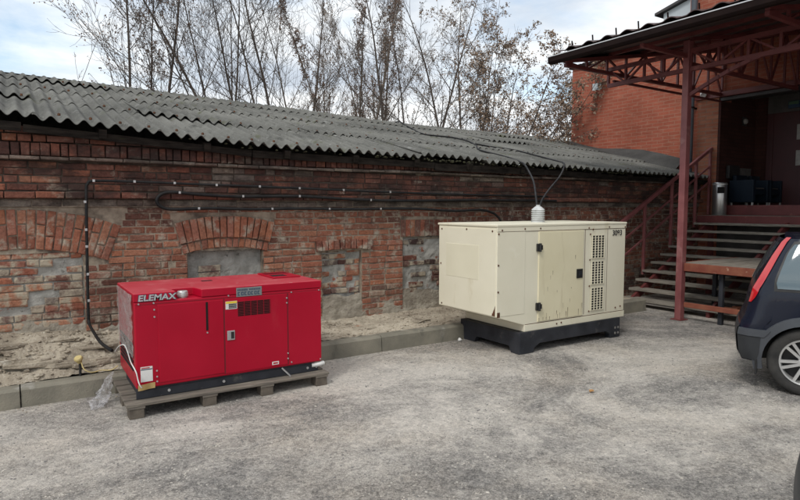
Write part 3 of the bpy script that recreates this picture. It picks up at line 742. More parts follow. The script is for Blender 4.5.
for r in range(9):
    for c in range(5):
        x = 1.612 + c * .060; z = .735 + r * .0145; q.prism([(x, z), (x + .052, z), (x + .054, z + .0105), (x + .002, z + .0105)], 1, F - .0066, F - .003)
v_ = q.build('vent_slots', 'dark_hole', gen)
q = MB()
for r in range(9):
    z = .7450 + r * .0145; q.box(1.608, 1.912, F - .010, F - .004, z, z + .0035)
q.build('vent_louvres', 'red_dark', gen)
q = MB(); q.box(1.512, 1.58, F - .012, F - .003, .53, .615); lt = q.build('latch', 'silver', gen, bevel=.004)
q = MB(); q.box(1.545, 1.572, F - .0135, F - .011, .543, .603); q.build('latch_grip', 'black', lt)
q = MB(); q.box(1.60, 1.832, F - .0065, F - .0042, .908, .988)
pl = q.build('name_plate', 'plate', gen); q = MB()
random.seed(5)
for i in range(16):
    x = 1.612 + i * .0132
    if i != 7: q.box(x, x + .009, F - .0075, F - .006, .960, .975)
for i in range(7):
    x = 1.613 + i * .030; q.box(x, x + .008, F - .0075, F - .006, .918, .950)
    for zz_ in ((.918, .925), (.943, .950)): q.box(x + .0085, x + .019, F - .0075, F - .006, *zz_)
    if i % 2: q.box(x + .0195, x + .024, F - .0075, F - .006, .92, .948)
q.build('plate_print', 'ink_blue', pl)
q = MB(); q.box(1.503, 1.605, F - .0068, F - .003, .805, .875); st = q.build('warning_sticker', 'sticker', gen)
q = MB(); q.box(1.505, 1.603, F - .0076, F - .006, .855, .873); q.build('sticker_band', 'sticker_y', st)
q = MB()
for i in range(4): q.box(1.53, 1.60, F - .0076, F - .006, .811 + i * .011, .819 + i * .011)
q.build('sticker_print', 'ink', st)
q = MB(); q.box(.80, .892, F - .0022, F - .0004, .27, .395); st = q.build('document_sticker', 'sticker', gen)
q = MB(); q.box(.802, .890, F - .003, F - .0018, .368, .376); q.build('sticker_print', 'ink_blue', st)
q = MB(); q.box(.806, .87, F - .003, F - .0018, .380, .388); q.build('sticker_heading', 'ink_red', st)
q = MB(); q.box(1.92, 1.985, F - .0068, F - .003, .25, .28); st = q.build('small_sticker', 'sticker', gen); q = MB(); q.box(1.93, 1.975, F - .0076, F - .006, .257, .272); q.build('sticker_print', 'ink_red', st)
text_mesh('lettering_outline', 'ELEMAX', .068, (.7945, F - .0045, .938), FRONT, 'ink_blue', gen, sx=1.18, shear=.12, bold=.0048)
text_mesh('lettering', 'ELEMAX', .068, (.795, F - .0062, .938), FRONT, 'letters', gen, sx=1.18, shear=.12, bold=.0016)
q = MB()                                                  # bolts
for x, z in ((.80, .915), (.915, .915), (.918, .86), (.918, .80), (.925, .30), (.925, .26), (.925, .35), (1.342, .62), (1.53, .925), (2.115, .91), (2.07, .86), (2.07, .815), (2.075, .34), (2.075, .29), (2.395, .91), (2.405, .24), (2.11, .25)):
    q = MB(); q.lathe([(0, .006), (.006, .006), (.008, .001), (.008, 0)], (x, F - .006, z), axis=(0, -1, 0), n=8); q.build('bolt', 'silver', gen)
pass
for x in (1.02, 1.48, 2.28, 2.37):
    q = MB(); q.lathe([(0, .008), (.012, .008), (.012, 0)], (x, RY0 + .018, .165), axis=(0, -1, 0), n=10); q.build('frame_bolt', 'silver', gen)
q = MB(); q.bar((2.02, RY0 + .012, .205), (2.09, RY0 - .03, .125), .012, .012); q.build('drain_hose', 'silver', gen)
q = MB(); q.tube([(2.33, RY0 + .03, .18), (2.40, RY0 + .01, .185), (2.45, RY0 + .02, .19)], .022, 10); q.build('exhaust_stub', 'white', gen, smooth=50)
# left end: radiator slots and a clear film taped over
q = MB()
for i in range(7): q.box(RX0 - .006, RX0 + .002, 5.22, 5.90, .345 + i * .035, .365 + i * .035)
q.build('radiator_grille', 'dark_hole', gen)
P = [[(RX0 - .012 - .010 * noise.noise(Vector((j * .5, i * .45, 2))) - .006 * noise.noise(Vector((j * 1.3, i * 1.1, 5))), lerp(RY0 + .03, RY1 - .02, i / 26), lerp(.47 + .04 * noise.noise(Vector((i * .3, 1, 1))), .985, j / 26)) for i in range(27)] for j in range(27)]
q = MB(); q.grid(P); o = q.build('protective_film', 'film', gen, smooth=80)
tagc = thing('card_tag', (.87, F - .02, .29), 'yellow brown card tag taped to lower corner of the red generator', 'tag')
q = MB(); P = [[(.775 + .13 * i / 8, F - .018 - .006 * math.sin(i * .8) - .01 * j / 3, .205 + .05 * j / 3 + .008 * (i / 8)) for i in range(9)] for j in range(4)]
q.grid(P); q.grid([[(a, b_ + .004, c) for a, b_, c in r] for r in P][::-1]); q.build('card', 'card', tagc)
cable('white_wire', [(.70, 5.80, .40), (.72, 5.68, .47), (.745, 5.56, .50), (.75, 5.42, .47), (.748, 5.25, .42), (.752, 5.15, .40), (.765, 5.10, .36), (.775, 5.09, .30), (.785, 5.08, .26), (.80, 5.085, .235)], .0052, 'thin white wire hanging across the end of the red generator', 'white', cat='wire')
# stake with a yellow socket cap
st = thing('socket_stake', (.43, 5.99, .14), 'yellow capped socket on a short dark stake at the kerb', 'socket')
q = MB(); q.tube([(.43, 5.99, .10), (.432, 5.985, .29)], .011, 8); q.build('stake', 'black', st, smooth=50)
q = MB(); q.lathe([(0, -.03), (.016, -.03), (.022, -.015), (.026, .0), (.036, .012), (.037, .026), (.030, .037), (0, .039)], (.425, 5.985, .315), axis=(-.25, -.35, .9), n=18); q.build('socket_cap', 'yellow', st, smooth=50)
cable('yellow_cord', [(.44, 5.96, .30), (.46, 5.93, .24), (.52, 5.93, .205), (.60, 5.96, .205), (.68, 5.94, .2), (.73, 5.9, .24)], .005, 'pale cord trailing along the kerb from the yellow socket', 'yellow', cat='cord')
# crumpled clear bag by the pallet corner
random.seed(9)
t_ = MB(); P = []
for j in range(22):
    u = j / 21; c = Vector((lerp(.66, .50, u ** .8), lerp(5.70, 5.46, u), lerp(.24, .0, u ** .75))); r = lerp(.015, .07, min(1, u * 1.5)) * (1 if u < .9 else .7)
    row = []
    for i in range(25):
        a = 2 * PI * i / 24; nn = .6 + .9 * abs(noise.noise(Vector((math.cos(a) * 2.3, math.sin(a) * 2.3, j * .38)))) + .25 * noise.noise(Vector((math.cos(a) * 6, math.sin(a) * 6, j)))
        p = c + Vector((math.cos(a) * r * nn * 1.1, math.sin(a) * r * nn * .8, math.sin(a * 2 + j * .5) * r * .35)); row.append((p.x, p.y, max(.004, p.z)))
    P.append(row)
t_.grid(P); tag(t_.build('plastic_bag', 'bag', smooth=25), 'crumpled clear plastic bag lying between kerb and pallet corner', 'bag')

# ------------------------------------------------------------------ cream generator
GX0, GX1, GY0, GY1 = 4.45, 6.70, 4.88, 5.95
gc = thing('cream_generator', (5.6, 5.4, 0), 'large cream coloured diesel generator with louvred end on a black skid', 'generator')
q = MB(); q.prism([(GX0, .465), (4.875, .335), (GX1, .335), (GX1, 1.478), (GX0, 1.478)], 1, GY0, GY1); q.build('body', 'cream', gc, bevel=.008)
q = MB(); q.box(GX0 - .012, GX1 + .012, GY0 - .012, GY1 + .012, 1.4785, 1.505); q.build('roof', 'cream', gc, bevel=.006)
q = MB(); q.box(GX0 - .003, GX1 + .004, GY0 - .006, GY0 + .01, 1.425, 1.478); q.build('roof_skirt', 'cream', gc, bevel=.003)
q = MB(); q.box(GX0 - .006, GX0 + .002, GY0 + .012, GY1 - .012, .475, 1.455); q.build('end_panel', 'cream', gc, bevel=.003)
q = MB(); q.box(GX0 - .0085, GX0 - .004, GY0 + .30, GY1 - .16, .86, 1.26); o = q.build('faded_patch', 'cream_faded', gc, bevel=.002)
q = MB(); q.box(4.885, GX1 + .008, GY0 - .004, GY1 - .01, .255, .334); q.build('base_rail', 'cream', gc, bevel=.005)
q = MB(); q.box(4.452, 4.88, GY0 - .004, GY0 + .004, .47, 1.42); q.build('hood_panel', 'cream', gc, bevel=.003)
q.v = []; q.f = []; q.m = []
q = MB(); q.box(5.095, 5.875, GY0 - .012, GY0 + .002, .352, 1.415); dr = q.build('door', 'cream_door', gc, bevel=.006)
for z in (1.23, .535):
    q = MB(); q.box(5.058, 5.09, GY0 - .028, GY0 - .002, z - .045, z + .045); q.box(5.0905, 5.135, GY0 - .036, GY0 - .013, z - .028, z + .028); q.lathe([(0, .05), (.016, .05), (.016, -.05), (0, -.05)], (5.092, GY0 - .035, z), n=10); q.build('hinge', 'black', dr, bevel=.004)
q = MB(); q.box(5.745, 5.855, GY0 - .022, GY0 - .0125, .825, .94); hd = q.build('handle', 'black', dr, bevel=.006)
q = MB(); q.box(5.78, 5.842, GY0 - .026, GY0 - .022, .86, .91); q.build('handle_grip', 'black_skid', hd, bevel=.002)
q = MB()
random.seed(13)
for i in range(26):
    x = random.choice((5.11, 5.865)) + U(-.003, .003) if rnd() < .2 else U(5.15, 5.86); z = U(.38, .62) if rnd() < .8 else U(.7, 1.2); L = U(.02, .16) * (1 if z < .65 else .4); w_ = U(.0015, .0045)
    q = MB(); zb = z - min(L, z - .36); q.grid([[(x - w_, GY0 - .0128, z), (x + w_, GY0 - .0128, z)], [(x - w_ * .4, GY0 - .0128, zb), (x + w_ * .4, GY0 - .0128, zb)]]); q.build('rust_run', 'rust', dr)
for (z0, z1) in ((1.06, 1.345), (.73, 1.015), (.40, .68)):
    q = MB(); q.box(6.03, 6.265, GY0 - .004, GY0 + .002, z0, z1); lv = q.build('louvre', 'dark_hole', gc)
    q = MB()
    for i in range(5): x = 6.032 + i * .0578; q.box(x - .0026, x + .0026, GY0 - .017, GY0 - .004, z0, z1)
    nrow = 9
    for i in range(nrow + 1): z = lerp(z0, z1, i / nrow); q.box(6.026, 6.269, GY0 - .014, GY0 - .0045, z - .0032, z + .0032)
    q.build('louvre_grid', 'cream', lv)
text_mesh('stencil_number', '3093', .098, (6.425, GY0 - .0065, 1.335), FRONT, 'ink', gc, sx=1.0, bold=.001)
q = MB(); q.box(5.905, 5.913, GY0 - .001, GY0 + .001, .36, 1.42); q.box(6.335, 6.341, GY0 - .001, GY0 + .001, .36, 1.42); q.box(4.9, 6.69, GY0 - .0012, GY0 + .002, .3345, .341); q.box(4.46, 6.69, GY0 - .001, GY0 + .002, 1.419, 1.4245); q.build('panel_gaps', 'rust', gc)
q = MB()
for x, z, yy in [(4.47, 1.40, 0), (4.47, 1.05, 0), (4.47, .75, 0), (4.47, .50, 0), (4.52, 1.44, 1), (4.87, 1.45, 1), (5.12, 1.45, 1), (5.97, 1.44, 1), (6.05, 1.42, 0), (6.36, 1.445, 1), (6.68, 1.44, 1), (6.0, 1.36, 0), (6.0, 1.04, 0), (6.0, .71, 0), (6.0, .39, 0), (6.52, .39, 0), (6.62, .40, 0), (5.42, .295, 0), (5.50, .30, 0)]:
    q = MB(); q.lathe([(0, .007), (.008, .007), (.012, .002), (.012, 0)], (x, GY0 - .005, z), axis=(0, -1, 0), n=8); q.build('screw', 'rust', gc)
for y, z in ((4.95, 1.43), (5.88, 1.43), (5.9, 1.0), (5.88, .5), (4.93, .5), (5.4, 1.44)): q = MB(); q.lathe([(0, .007), (.008, .007), (.012, .002), (.012, 0)], (GX0 - .006, y, z), axis=(-1, 0, 0), n=8); q.build('screw', 'rust', gc)
q = MB(); q.box(4.487 - .03, 4.487 + .012, GY0 - .0065, GY0 + .001, .462, .52); q.quad((GX0 - .0068, GY0 + .013, .478), (GX0 - .0068, GY0 + .07, .478), (GX0 - .0068, GY0 + .03, .56), (GX0 - .0068, GY0 + .013, .60)); q.build('rust_corner', 'rust', gc)
for y0 in (GY0 - .025, GY1 - .10):                        # black skid rails: feet at the corners, raised in between
    sk = MB(); sk.prism([(4.79, 0), (5.02, 0), (5.03, .055), (5.12, .10), (6.32, .10), (6.40, .055), (6.41, 0), (6.60, 0), (6.60, .254), (4.79, .254)], 1, y0, y0 + .08)
    sk.build('skid_rail', 'black_skid', gc, bevel=.006)
q = MB(); q.prism([(GY0 + .056, .0), (GY0 + .12, 0), (GY0 + .16, .075), (5.62, .075), (5.66, 0), (5.849, 0), (5.849, .2535), (GY0 + .056, .2535)], 0, 4.795, 4.86)
q.prism([(GY0 + .056, .0), (GY0 + .12, 0), (GY0 + .16, .075), (5.62, .075), (5.66, 0), (5.849, 0), (5.849, .2535), (GY0 + .056, .2535)], 0, 6.53, 6.594); q.box(4.87, 6.52, GY0 + .10, 5.80, .17, .2535); q.build('skid_crossbeam', 'black_skid', gc, bevel=.005)
q = MB()
for x in (6.50, 6.56):
    for z in (.06, .13): q.lathe([(0, .004), (.016, .004), (.016, 0)], (x, GY0 - .026, z), axis=(0, -1, 0), n=10)
q.build('foot_bolts', 'steel', gc)
# ribbed cable gland on the roof, with two cables
ga = thing('cable_gland', (5.62, 5.4, 1.505), 'ribbed pale metal cable entry cap on top of the cream generator', 'cable cap')
prof = [(.088, 0), (.088, .012)]
for i in range(5): z = .02 + i * .026; prof += [(.070, z), (.086, z + .005), (.086, z + .015), (.070, z + .02)]
prof += [(.084, .155), (.078, .168), (.040, .20), (.026, .205), (.026, .222), (.0, .223)]
q = MB(); q.lathe(prof, (5.62, 5.4, 1.505), n=26); q.build('cap_body', 'gland', ga, smooth=35)
def RZ(x, y): return roof_z(x, y) + .045
cable('roof_cable', [(5.61, 5.41, 1.70), (5.68, 5.5, 1.84), (5.99, 5.85, 2.05), (6.2, 6.15, 2.21), (6.36, 6.4, 2.33), (6.46, 6.6, RZ(6.46, 6.6)), (6.55, 7.0, RZ(6.55, 7.0)), (6.45, 7.5, RZ(6.45, 7.5)), (6.85, 8.1, RZ(6.85, 8.1)), (7.12, 8.7, RZ(7.12, 8.7)), (6.9, 8.95, RZ(6.9, 8.95)), (6.35, 8.95, RZ(6.35, 8.95)), (6.6, 9.75, RZ(6.6, 9.75)), (6.8, 10.25, RZ(6.8, 10.25)), (7.0, 10.9, RZ(7.0, 10.9)), (7.05, 11.3, 3.40)], .014,
      'dark cable running from the ribbed cap up and left over the corrugated roof', 'cable_grey')
cable('slack_cable', [(5.63, 5.39, 1.70), (5.75, 5.45, 1.80), (6.1, 5.68, 1.92), (6.45, 5.9, 2.03), (6.80, 6.12, 2.14), (7.2, 6.4, 2.285), (7.42, 6.58, 2.39), (7.62, 6.8, RZ(7.62, 6.8) + .01), (7.68, 7.1, RZ(7.68, 7.1)), (7.66, 7.5, RZ(7.66, 7.5)), (7.6, 7.9, RZ(7.6, 7.9)), (7.2, 8.1, RZ(7.2, 8.1)), (6.85, 8.1, RZ(6.85, 8.1) + .02)], .014,
      'slack cable looping out to the right from the ribbed cap before crossing the roof', 'cable_grey')

# ------------------------------------------------------------------ tall brick building with the porch
BX = 11.8
tb = thing('brick_building', (BX, 5, 0), 'tall orange brick building with a dark entrance porch behind the stairs', 'building')
q = MB()
q.box(BX, BX + .4, 6.50, 10.25, -.2, 5.12)                     # low wing along the shed
q.box(BX + .4005, 19, 9.85, 10.25, -.2, 5.12)
q.box(BX + .001, BX + .4, -14, 1.6, -.2, 9.5)
q.box(BX, BX + .4, 1.6005, 6.4995, 3.96, 9.5)
q.box(BX + .002, BX + .4, 6.5, 7.2, 5.1205, 9.5)
q.box(BX + .4005, 19, 6.8, 7.2, 5.1205, 9.5)
q.build('wall', 'far_brick', tb)
q = MB(); q.box(BX - .06, BX - .002, 6.502, 6.93, 1.5, 3.857); q.build('pier', 'porch_brick', tb)
PW_BOXES = ((BX - .058, 13.099, 6.455, 6.4985, 1.705, 3.785), (BX + .4005, 13.2, 6.503, 6.8, 1.5, 3.955), (13.1, 13.3, 6.2, 6.502, 1.5, 3.955), (13.1, 13.3, 1.6, 3.6, 1.5, 3.955), (BX + .401, 13.2, 1.3, 1.599, 1.5, 3.955))  # first box: thin dark facing over the wall end, porch shade as colour
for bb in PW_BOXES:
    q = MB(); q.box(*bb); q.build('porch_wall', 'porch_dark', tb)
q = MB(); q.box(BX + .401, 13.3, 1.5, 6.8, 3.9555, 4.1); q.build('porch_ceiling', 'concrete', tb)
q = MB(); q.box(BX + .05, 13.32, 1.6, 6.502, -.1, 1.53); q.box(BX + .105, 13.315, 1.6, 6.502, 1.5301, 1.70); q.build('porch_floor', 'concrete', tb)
q = MB(); q.box(BX + .02, BX + .10, 3.2, 6.4, 1.5405, 1.735); q.build('porch_step', 'red_steel', tb, bevel=.006)
q = MB(); q.box(BX - .10, BX - .001, 1.4, 6.98, 3.86, 3.955); q.build('porch_lintel', 'red_steel', tb, bevel=.005)
q = MB(); q.box(BX - .03, BX + .1, 1.6, 6.50, 3.79, 3.855); q.build('shutter_rail', 'under_sheet', tb, bevel=.005)
q = MB(); q.box(BX - .06, 19.05, 7.2005, 10.31, 5.1205, 5.20); q.build('wing_roof', 'gutter', tb, bevel=.008)
d_ = MB(); d_.box(13.04, 13.099, 3.605, 6.195, 1.70, 3.60); dd = d_.build('door', 'door_red', tb, bevel=.004)
q = MB()
for y in (4.25, 4.90, 5.55, 6.1): q.box(13.02, 13.04, y - .03, y + .03, 1.72, 3.58)
q.build('door_rib', 'door_red', dd, bevel=.003)
q = MB(); q.box(13.04, 13.1, 3.605, 6.195, 3.601, 3.955); q.build('transom', 'concrete', tb)
gb = MB()                                                        # pale gable panel beside the tall part
gb.prism([(7.202, 5.2005), (7.82, 5.2005), (7.82, 5.84), (7.202, 5.99)], 0, BX + .03, 13.6); gb.build('gable_panel', 'panel_white', tb)
q = MB(); q.prism([(7.98, 5.81), (7.202, 6.00), (7.202, 6.06), (7.98, 5.87)], 0, BX - .06, 13.7); q.build('gable_roof', 'under_sheet', tb, bevel=.005)
q = MB(); q.box(BX + .015, BX + .029, 7.30, 7.72, 5.35, 5.60); q.build('gable_window', 'window_glass', tb)
q = MB(); q.box(BX + .385, BX + .02, 8.6, 9.9, 5.0, 5.01); 
q = MB(); q.box(BX - .012, BX + .002, 9.36, 9.62, 4.50, 4.66); q.build('vent_plate', 'panel_white', tb)
dp = thing('downpipe', (BX - .14, 7.06, 0), 'dark blue grey downpipe on the brick building beside the red post', 'pipe')
q = MB(); q.tube([(BX - .19, 7.0, 1.2), (BX - .19, 7.0, 9.4)], .062, 14); q.build('tube', 'pipe', dp, smooth=50)
for z in (2.2, 3.7, 5.2):
    q = MB(); q.lathe([(.063, 0), (.07, .002), (.07, .03), (.063, .032)], (BX - .19, 7.0, z), n=14); q.box(BX - .125, BX - .001, 6.98, 7.02, z, z + .03); q.build('bracket', 'gutter', dp)
# porch fittings
def small_lamp(name, loc, label, ax):
    t = thing(name, loc, label, 'lamp'); q = MB(); q.lathe([(0, .0), (.035, .0), (.055, .04), (.06, .11), (.052, .118), (0, .112)], loc, axis=ax, n=18); q.build('lamp_head', 'lamp_white', t, smooth=40)
    q = MB(); p = Vector(loc); q.bar(p, p + Vector((.07, 0, .06)), .02, .02); q.build('bracket', 'black', t); return t
small_lamp('spotlight', (BX - .13, 6.80, 3.99), 'small white spotlight at the top of the porch pier', (-.6, -.5, -.5))
wl = thing('wall_lamp', (12.7, 6.5, 3.37), 'small pale bulkhead lamp on the dark porch side wall', 'lamp')
q = MB(); q.lathe([(0, .07), (.04, .06), (.055, .04), (.06, 0)], (12.62, 6.445, 3.45), axis=(0, -1, 0), n=18); q.build('glass_cover', 'paper_grey', wl, smooth=40)
q = MB(); q.box(12.54, 12.70, 6.435, 6.4545, 3.36, 3.54); q.build('base_plate', 'black', wl, bevel=.005)
sg = thing('door_sign', (13.0, 5.75, 3.7), 'small green and blue sign board above the porch door', 'sign')
q = MB(); q.box(13.0, 13.035, 5.60, 5.80, 3.66, 3.80); q.build('sign_board', 'sign_blue', sg, bevel=.004)
q = MB(); q.box(12.994, 12.9995, 5.61, 5.79, 3.73, 3.79); q.build('sign_band', 'sign_green', sg)
for i, (z, l) in enumerate(((3.03, 'white notice sheet on the porch door, the upper one'), (2.52, 'white notice sheet on the porch door, the lower one'))):
    q = MB(); q.box(13.009, 13.0125, 5.40, 5.625, z, z + .30); tag(q.build('notice_sheet', 'paper_grey', None), l, 'notice', 'notices on the porch door')
# steel bin
bn = thing('steel_bin', (11.62, 6.38, 1.54), 'tall brushed steel litter bin at the top of the stairs', 'bin')
q = MB(); q.lathe([(0, 0), (.125, 0), (.13, .01), (.13, .62), (.122, .64), (0, .645)], (11.64, 6.36, 1.5405), n=30); q.build('bin_body', 'steel', bn, smooth=40)
q = MB(); q.obox((11.64 - .10, 6.36 - .075, 2.03), (.035, -.05, 0), (-.03, -.02, 0), (0, 0, .06)); q.build('bin_mouth', 'dark_hole', bn)
q = MB(); q.lathe([(.131, 0), (.135, .003), (.135, .02), (.131, .023)], (11.64, 6.36, 2.13), n=30); q.build('bin_collar', 'alu', bn)
# two old navy armchairs with a flat box behind
def armchair(loc, rz):
    r = bpy.data.objects.new('armchair', None); COL.objects.link(r)
    def part(name, boxes, mat, bev=.015):
        q = MB()
        for b_ in boxes: q.box(*b_)
        return q.build(name, mat, r, bevel=bev, world=False)
    part('seat', [(-.24, .24, -.25, .22, .26, .40)], 'navy', .03); part('seat_top', [(-.20, .20, -.23, .18, .4005, .425)], 'seat_pale', .01)
    part('backrest', [(-.24, .24, .2205, .33, .20, .72)], 'navy', .03)
    for s in (-1, 1): part('arm', [(s * .30 - .055, s * .30 + .055, -.28, .33, .10, .60)], 'navy', .02)
    for sx in (-1, 1):
        for sy in (-.24, .28): part('leg', [(sx * .31 - .018, sx * .31 + .018, sy - .018, sy + .018, 0, .10)], 'alu', .003)
    r.location = loc; r.rotation_euler = (0, 0, rz); return r
a1 = armchair((12.24, 6.08, 1.701), math.radians(-4)); a1.scale = (.80, .80, .88); tag(a1, 'navy armchair nearest the steel bin in the dark porch', 'armchair', 'armchairs in the porch')
a2 = copy_tree(a1); a2.location = (12.79, 6.07, 1.701); a2.rotation_euler = (0, 0, math.radians(3)); a2['label'] = 'navy armchair nearest the dark red door in the porch'
bx = thing('flat_box', (12.8, 6.3, 2.4), 'flat grey brown box leaning on the back of the porch armchairs', 'box')
q = MB(); q.obox((12.62, 6.41, 2.36), (.20, 0, 0), (0, .035, 0), (.02, .0, .13)); q.build('carton', 'seat_pale', bx, bevel=.006)
q = MB(); q.obox((12.18, 6.405, 2.40), (.20, 0, 0), (0, .035, 0), (0, 0, .13)); o = q.build('screen_back', 'black', bx, bevel=.01)

# ------------------------------------------------------------------ stairs, railing, loading platform
stt = thing('staircase', (10, 4.6, 0), 'wide open stairs of grey planks on red steel leading to the porch', 'stairs')
RS, RUN, SX = .14, .25, 8.80
random.seed(51)
for i in range(10):
    z = RS * (i + 1); x = SX + RUN * i; q = MB(); yl = 6.56 + U(-.03, .03)
    if i in (0, 1): yl = 6.5
    q.box(x, x + .135, 1.7, yl, z - .042, z); q.box(x + .14, x + .268, 1.7, yl + U(-.02, .02), z - .042, z - .003); q.build('tread', 'tread', stt, bevel=.005)
q = MB(); q.box(11.30, BX - .105, 1.7, 6.60, 1.49, 1.54); q.build('landing', 'tread', stt, bevel=.006)
q = MB(); q.box(11.285, 11.299, 1.7, 6.6, 1.39, 1.535); q.build('landing_edge', 'red_steel', stt, bevel=.003)
for y in (6.35, 4.95, 3.55, 2.2):
    q = MB()
    a, b_ = Vector((8.86, y, .03)), Vector((11.28, y, 1.38)); q.bar(a, b_, .05, .12)
    q.build('stringer', 'red_steel', stt, bevel=.003)
    q = MB()
    for i in range(10): x = SX + RUN * i + .05; z = RS * (i + 1); q.box(x, x + .06, y - .026, y + .026, z - .044 - .10, z - .0425)
    q.build('tread_bracket', 'red_steel', stt)
for y in (6.35, 4.2, 2.2):
    q = MB(); q.box(11.32, 11.40, y - .04, y + .04, 0, 1.489); q.build('leg', 'red_steel', stt)
rl = thing('stair_railing', (10.2, 6.55, 1), 'red tube railing climbing the shed side of the stairs', 'railing')
def rz_(x): return 1.44 + (x - 8.97) * .5206
q = MB(); q.bar((8.6, 6.60, rz_(8.6)), (11.72, 6.60, rz_(11.72)), .06, .06); q.build('handrail', 'red_steel_pale', rl, bevel=.006)
for dz in (.34, .64):
    q = MB(); q.bar((8.68, 6.60, rz_(8.68) - dz), (11.7, 6.60, rz_(11.7) - dz), .025, .034); q.build('mid_rail', 'red_steel_pale', rl, bevel=.003)
for x in (8.75, 9.60, 10.42, 11.20, 11.68):
    q = MB(); q.box(x - .025, x + .025, 6.577, 6.622, max(0, rz_(x) - 1.30), rz_(x) - .028); q.build('rail_post', 'red_steel_pale', rl, bevel=.004)
lp = thing('loading_platform', (9.2, 4.2, 0), 'low plank loading platform with rusty red edge in front of the stairs', 'platform')
q = MB(); random.seed(61); y = 1.9
while y < 5.1:
    wd = U(.13, .19); q.box(8.42, 10.12, y, min(y + wd - .008, 5.15), .835, .865 + U(-.004, .004)); y += wd
q.build('deck', 'deck', lp, bevel=.004)
q = MB(); q.box(8.345, 8.415, 1.9, 5.055, .745, .862); q.build('edge_channel', 'rust_steel', lp, bevel=.006)
q = MB(); q.box(8.42, 10.1, 5.155, 5.20, .755, .862); q.build('side_channel', 'rust_steel', lp, bevel=.005)
for (x, y) in ((8.48, 4.55), (8.48, 2.9), (9.3, 5.1), (9.3, 2.0)):
    q = MB(); q.box(x - .03, x + .03, y - .03, y + .03, 0, .834); q.build('leg', 'black_skid', lp, bevel=.004)
q = MB(); q.box(8.36, 8.42, 1.9, 5.05, .20, .27); q.build('low_rail', 'rust_steel', lp, bevel=.005)
for i, (x, y, rz, l) in enumerate(((8.69, 4.62, .3, 'orange brick lying on the lowest stair tread beside the car'), (8.88, 4.52, -.35, 'orange brick set crookedly further back on the lowest stair tread'))):
    q = MB(); c, s_ = math.cos(rz), math.sin(rz); z0 = .141; q.obox((x + .12, y, z0 + .035), (.06 * c, .06 * s_, 0), (-.125 * s_, .125 * c, 0), (0, 0, .034))
    tag(q.build('loose_brick', 'brick_loose', bevel=.006), l, 'brick', 'loose bricks on the stairs')

# ------------------------------------------------------------------ canopy
cn = thing('entrance_canopy', (9.4, 4, 0), 'dark metal roofed canopy on red steel trusses over the stairs', 'canopy')
EX, EZ, SL = 7.08, 3.955, .175
CY0, CY1 = -7.0, 6.52
def cz_(x): return EZ + .05 + (x - EX) * SL
q = MB(); rows = []
nn = 520
for x in [EX - .05 + i * .35 for i in range(15)]:
    x = min(x, BX - .002); rows.append([(x, lerp(CY0, CY1, i / nn), cz_(x) + .06 + .028 * max(-.35, math.sin(2 * PI * (lerp(CY0, CY1, i / nn)) / .32)) + .02 * ((x - EX) / .35 % 1)) for i in range(nn + 1)])
q.grid(rows); q.grid([rows[0], [(a, b_, c - .012) for a, b_, c in rows[0]]]); q.build('roof_sheet', 'canopy_sheet', cn, smooth=50)
q = MB(); q.grid([[(x, y, cz_(x) + .022) for y in (CY0, CY1 - .01)] for x in (EX, BX - .003)]); q.grid([[(x, y, cz_(x) + .016) for y in (CY1 - .01, CY0)] for x in (EX, BX - .003)]); q.build('ceiling_sheet', 'under_sheet', cn)
q = MB(); q.prism([(EX - .11, EZ - .03), (EX - .08, EZ - .06), (EX - .02, EZ - .06), (EX - .0, EZ - .03), (EX - .0, EZ + .05), (EX - .115, EZ + .05)], 1, CY0, CY1 + .03); q.build('gutter', 'gutter', cn, bevel=.006)
q = MB(); q.box(EX - .121, EX - .1155, CY0, CY1 + .035, EZ + .040, EZ + .053); q.build('gutter_highlight', 'highlight_strip', cn)  # pale strip added as the highlight along the gutter lip
q = MB(); q.prism([(EX, EZ - .03), (BX - .01, cz_(BX) - .09), (BX - .01, cz_(BX) + .05), (EX, EZ + .06)], 1, CY1 - .005, CY1 + .02); q.build('verge_board', 'gutter', cn, bevel=.004)
random.seed(71); y = 6.35
while y > 0:
    q = MB(); q.bar((EX + .22, y, cz_(EX + .2) + .05), (EX + .20, y, cz_(EX + .2) + .21), .012, .02); q.build('snow_guard', 'gutter', cn); y -= U(.36, .44)
def truss(p0, p1, h0, h1, n, name='truss', chord=.06, web=.035, mat='red_steel'):
    """two chords p0->p1 (bottom) and h0,h1 above, with posts and alternating diagonals"""
    p0, p1 = Vector(p0), Vector(p1); q = MB(); T0, T1 = p0 + Vector((0, 0, h0)), p1 + Vector((0, 0, h1))
    q.bar(p0, p1, chord, chord); q.bar(T0, T1, chord, chord)
    for i in range(n + 1):
        t = i / n; a, b_ = p0.lerp(p1, t), T0.lerp(T1, t)
        if (b_ - a).length > .09: q.bar(a + Vector((0, 0, chord / 2)), b_ - Vector((0, 0, chord / 2)), web, web)
        if i < n:
            c, d = p0.lerp(p1, (i + 1) / n), T0.lerp(T1, (i + 1) / n)
            if i % 2: q.bar(a, d, web * .8, web * .8)
            else: q.bar(b_, c, web * .8, web * .8)
    return q.build(name, mat, cn)
truss((8.36, 6.50, 3.71), (8.36, 5.16, 3.71), .26, .26, 4)
truss((8.36, 5.06, 3.71), (8.36, -.6, 3.71), .26, .26, 14)
truss((8.36, -.65, 3.71), (8.36, -6.8, 3.71), .26, .26, 15)
for y in (6.45, 3.5, 1.8, -.55, -3, -5.5):
    truss((7.25, y, 3.90), (BX - .06, y, 3.90), .06, cz_(BX) - 3.90 - .06, 9, chord=.055)
truss((8.42, 5.11, 3.80), (BX - .06, 5.11, 3.80), .36, cz_(BX) - 3.80 - .06, 7, chord=.055)
q = MB(); q.bar((7.25, 5.11, 3.90), (8.30, 5.11, 3.90), .055, .055); q.build('outrigger', 'red_steel', cn)
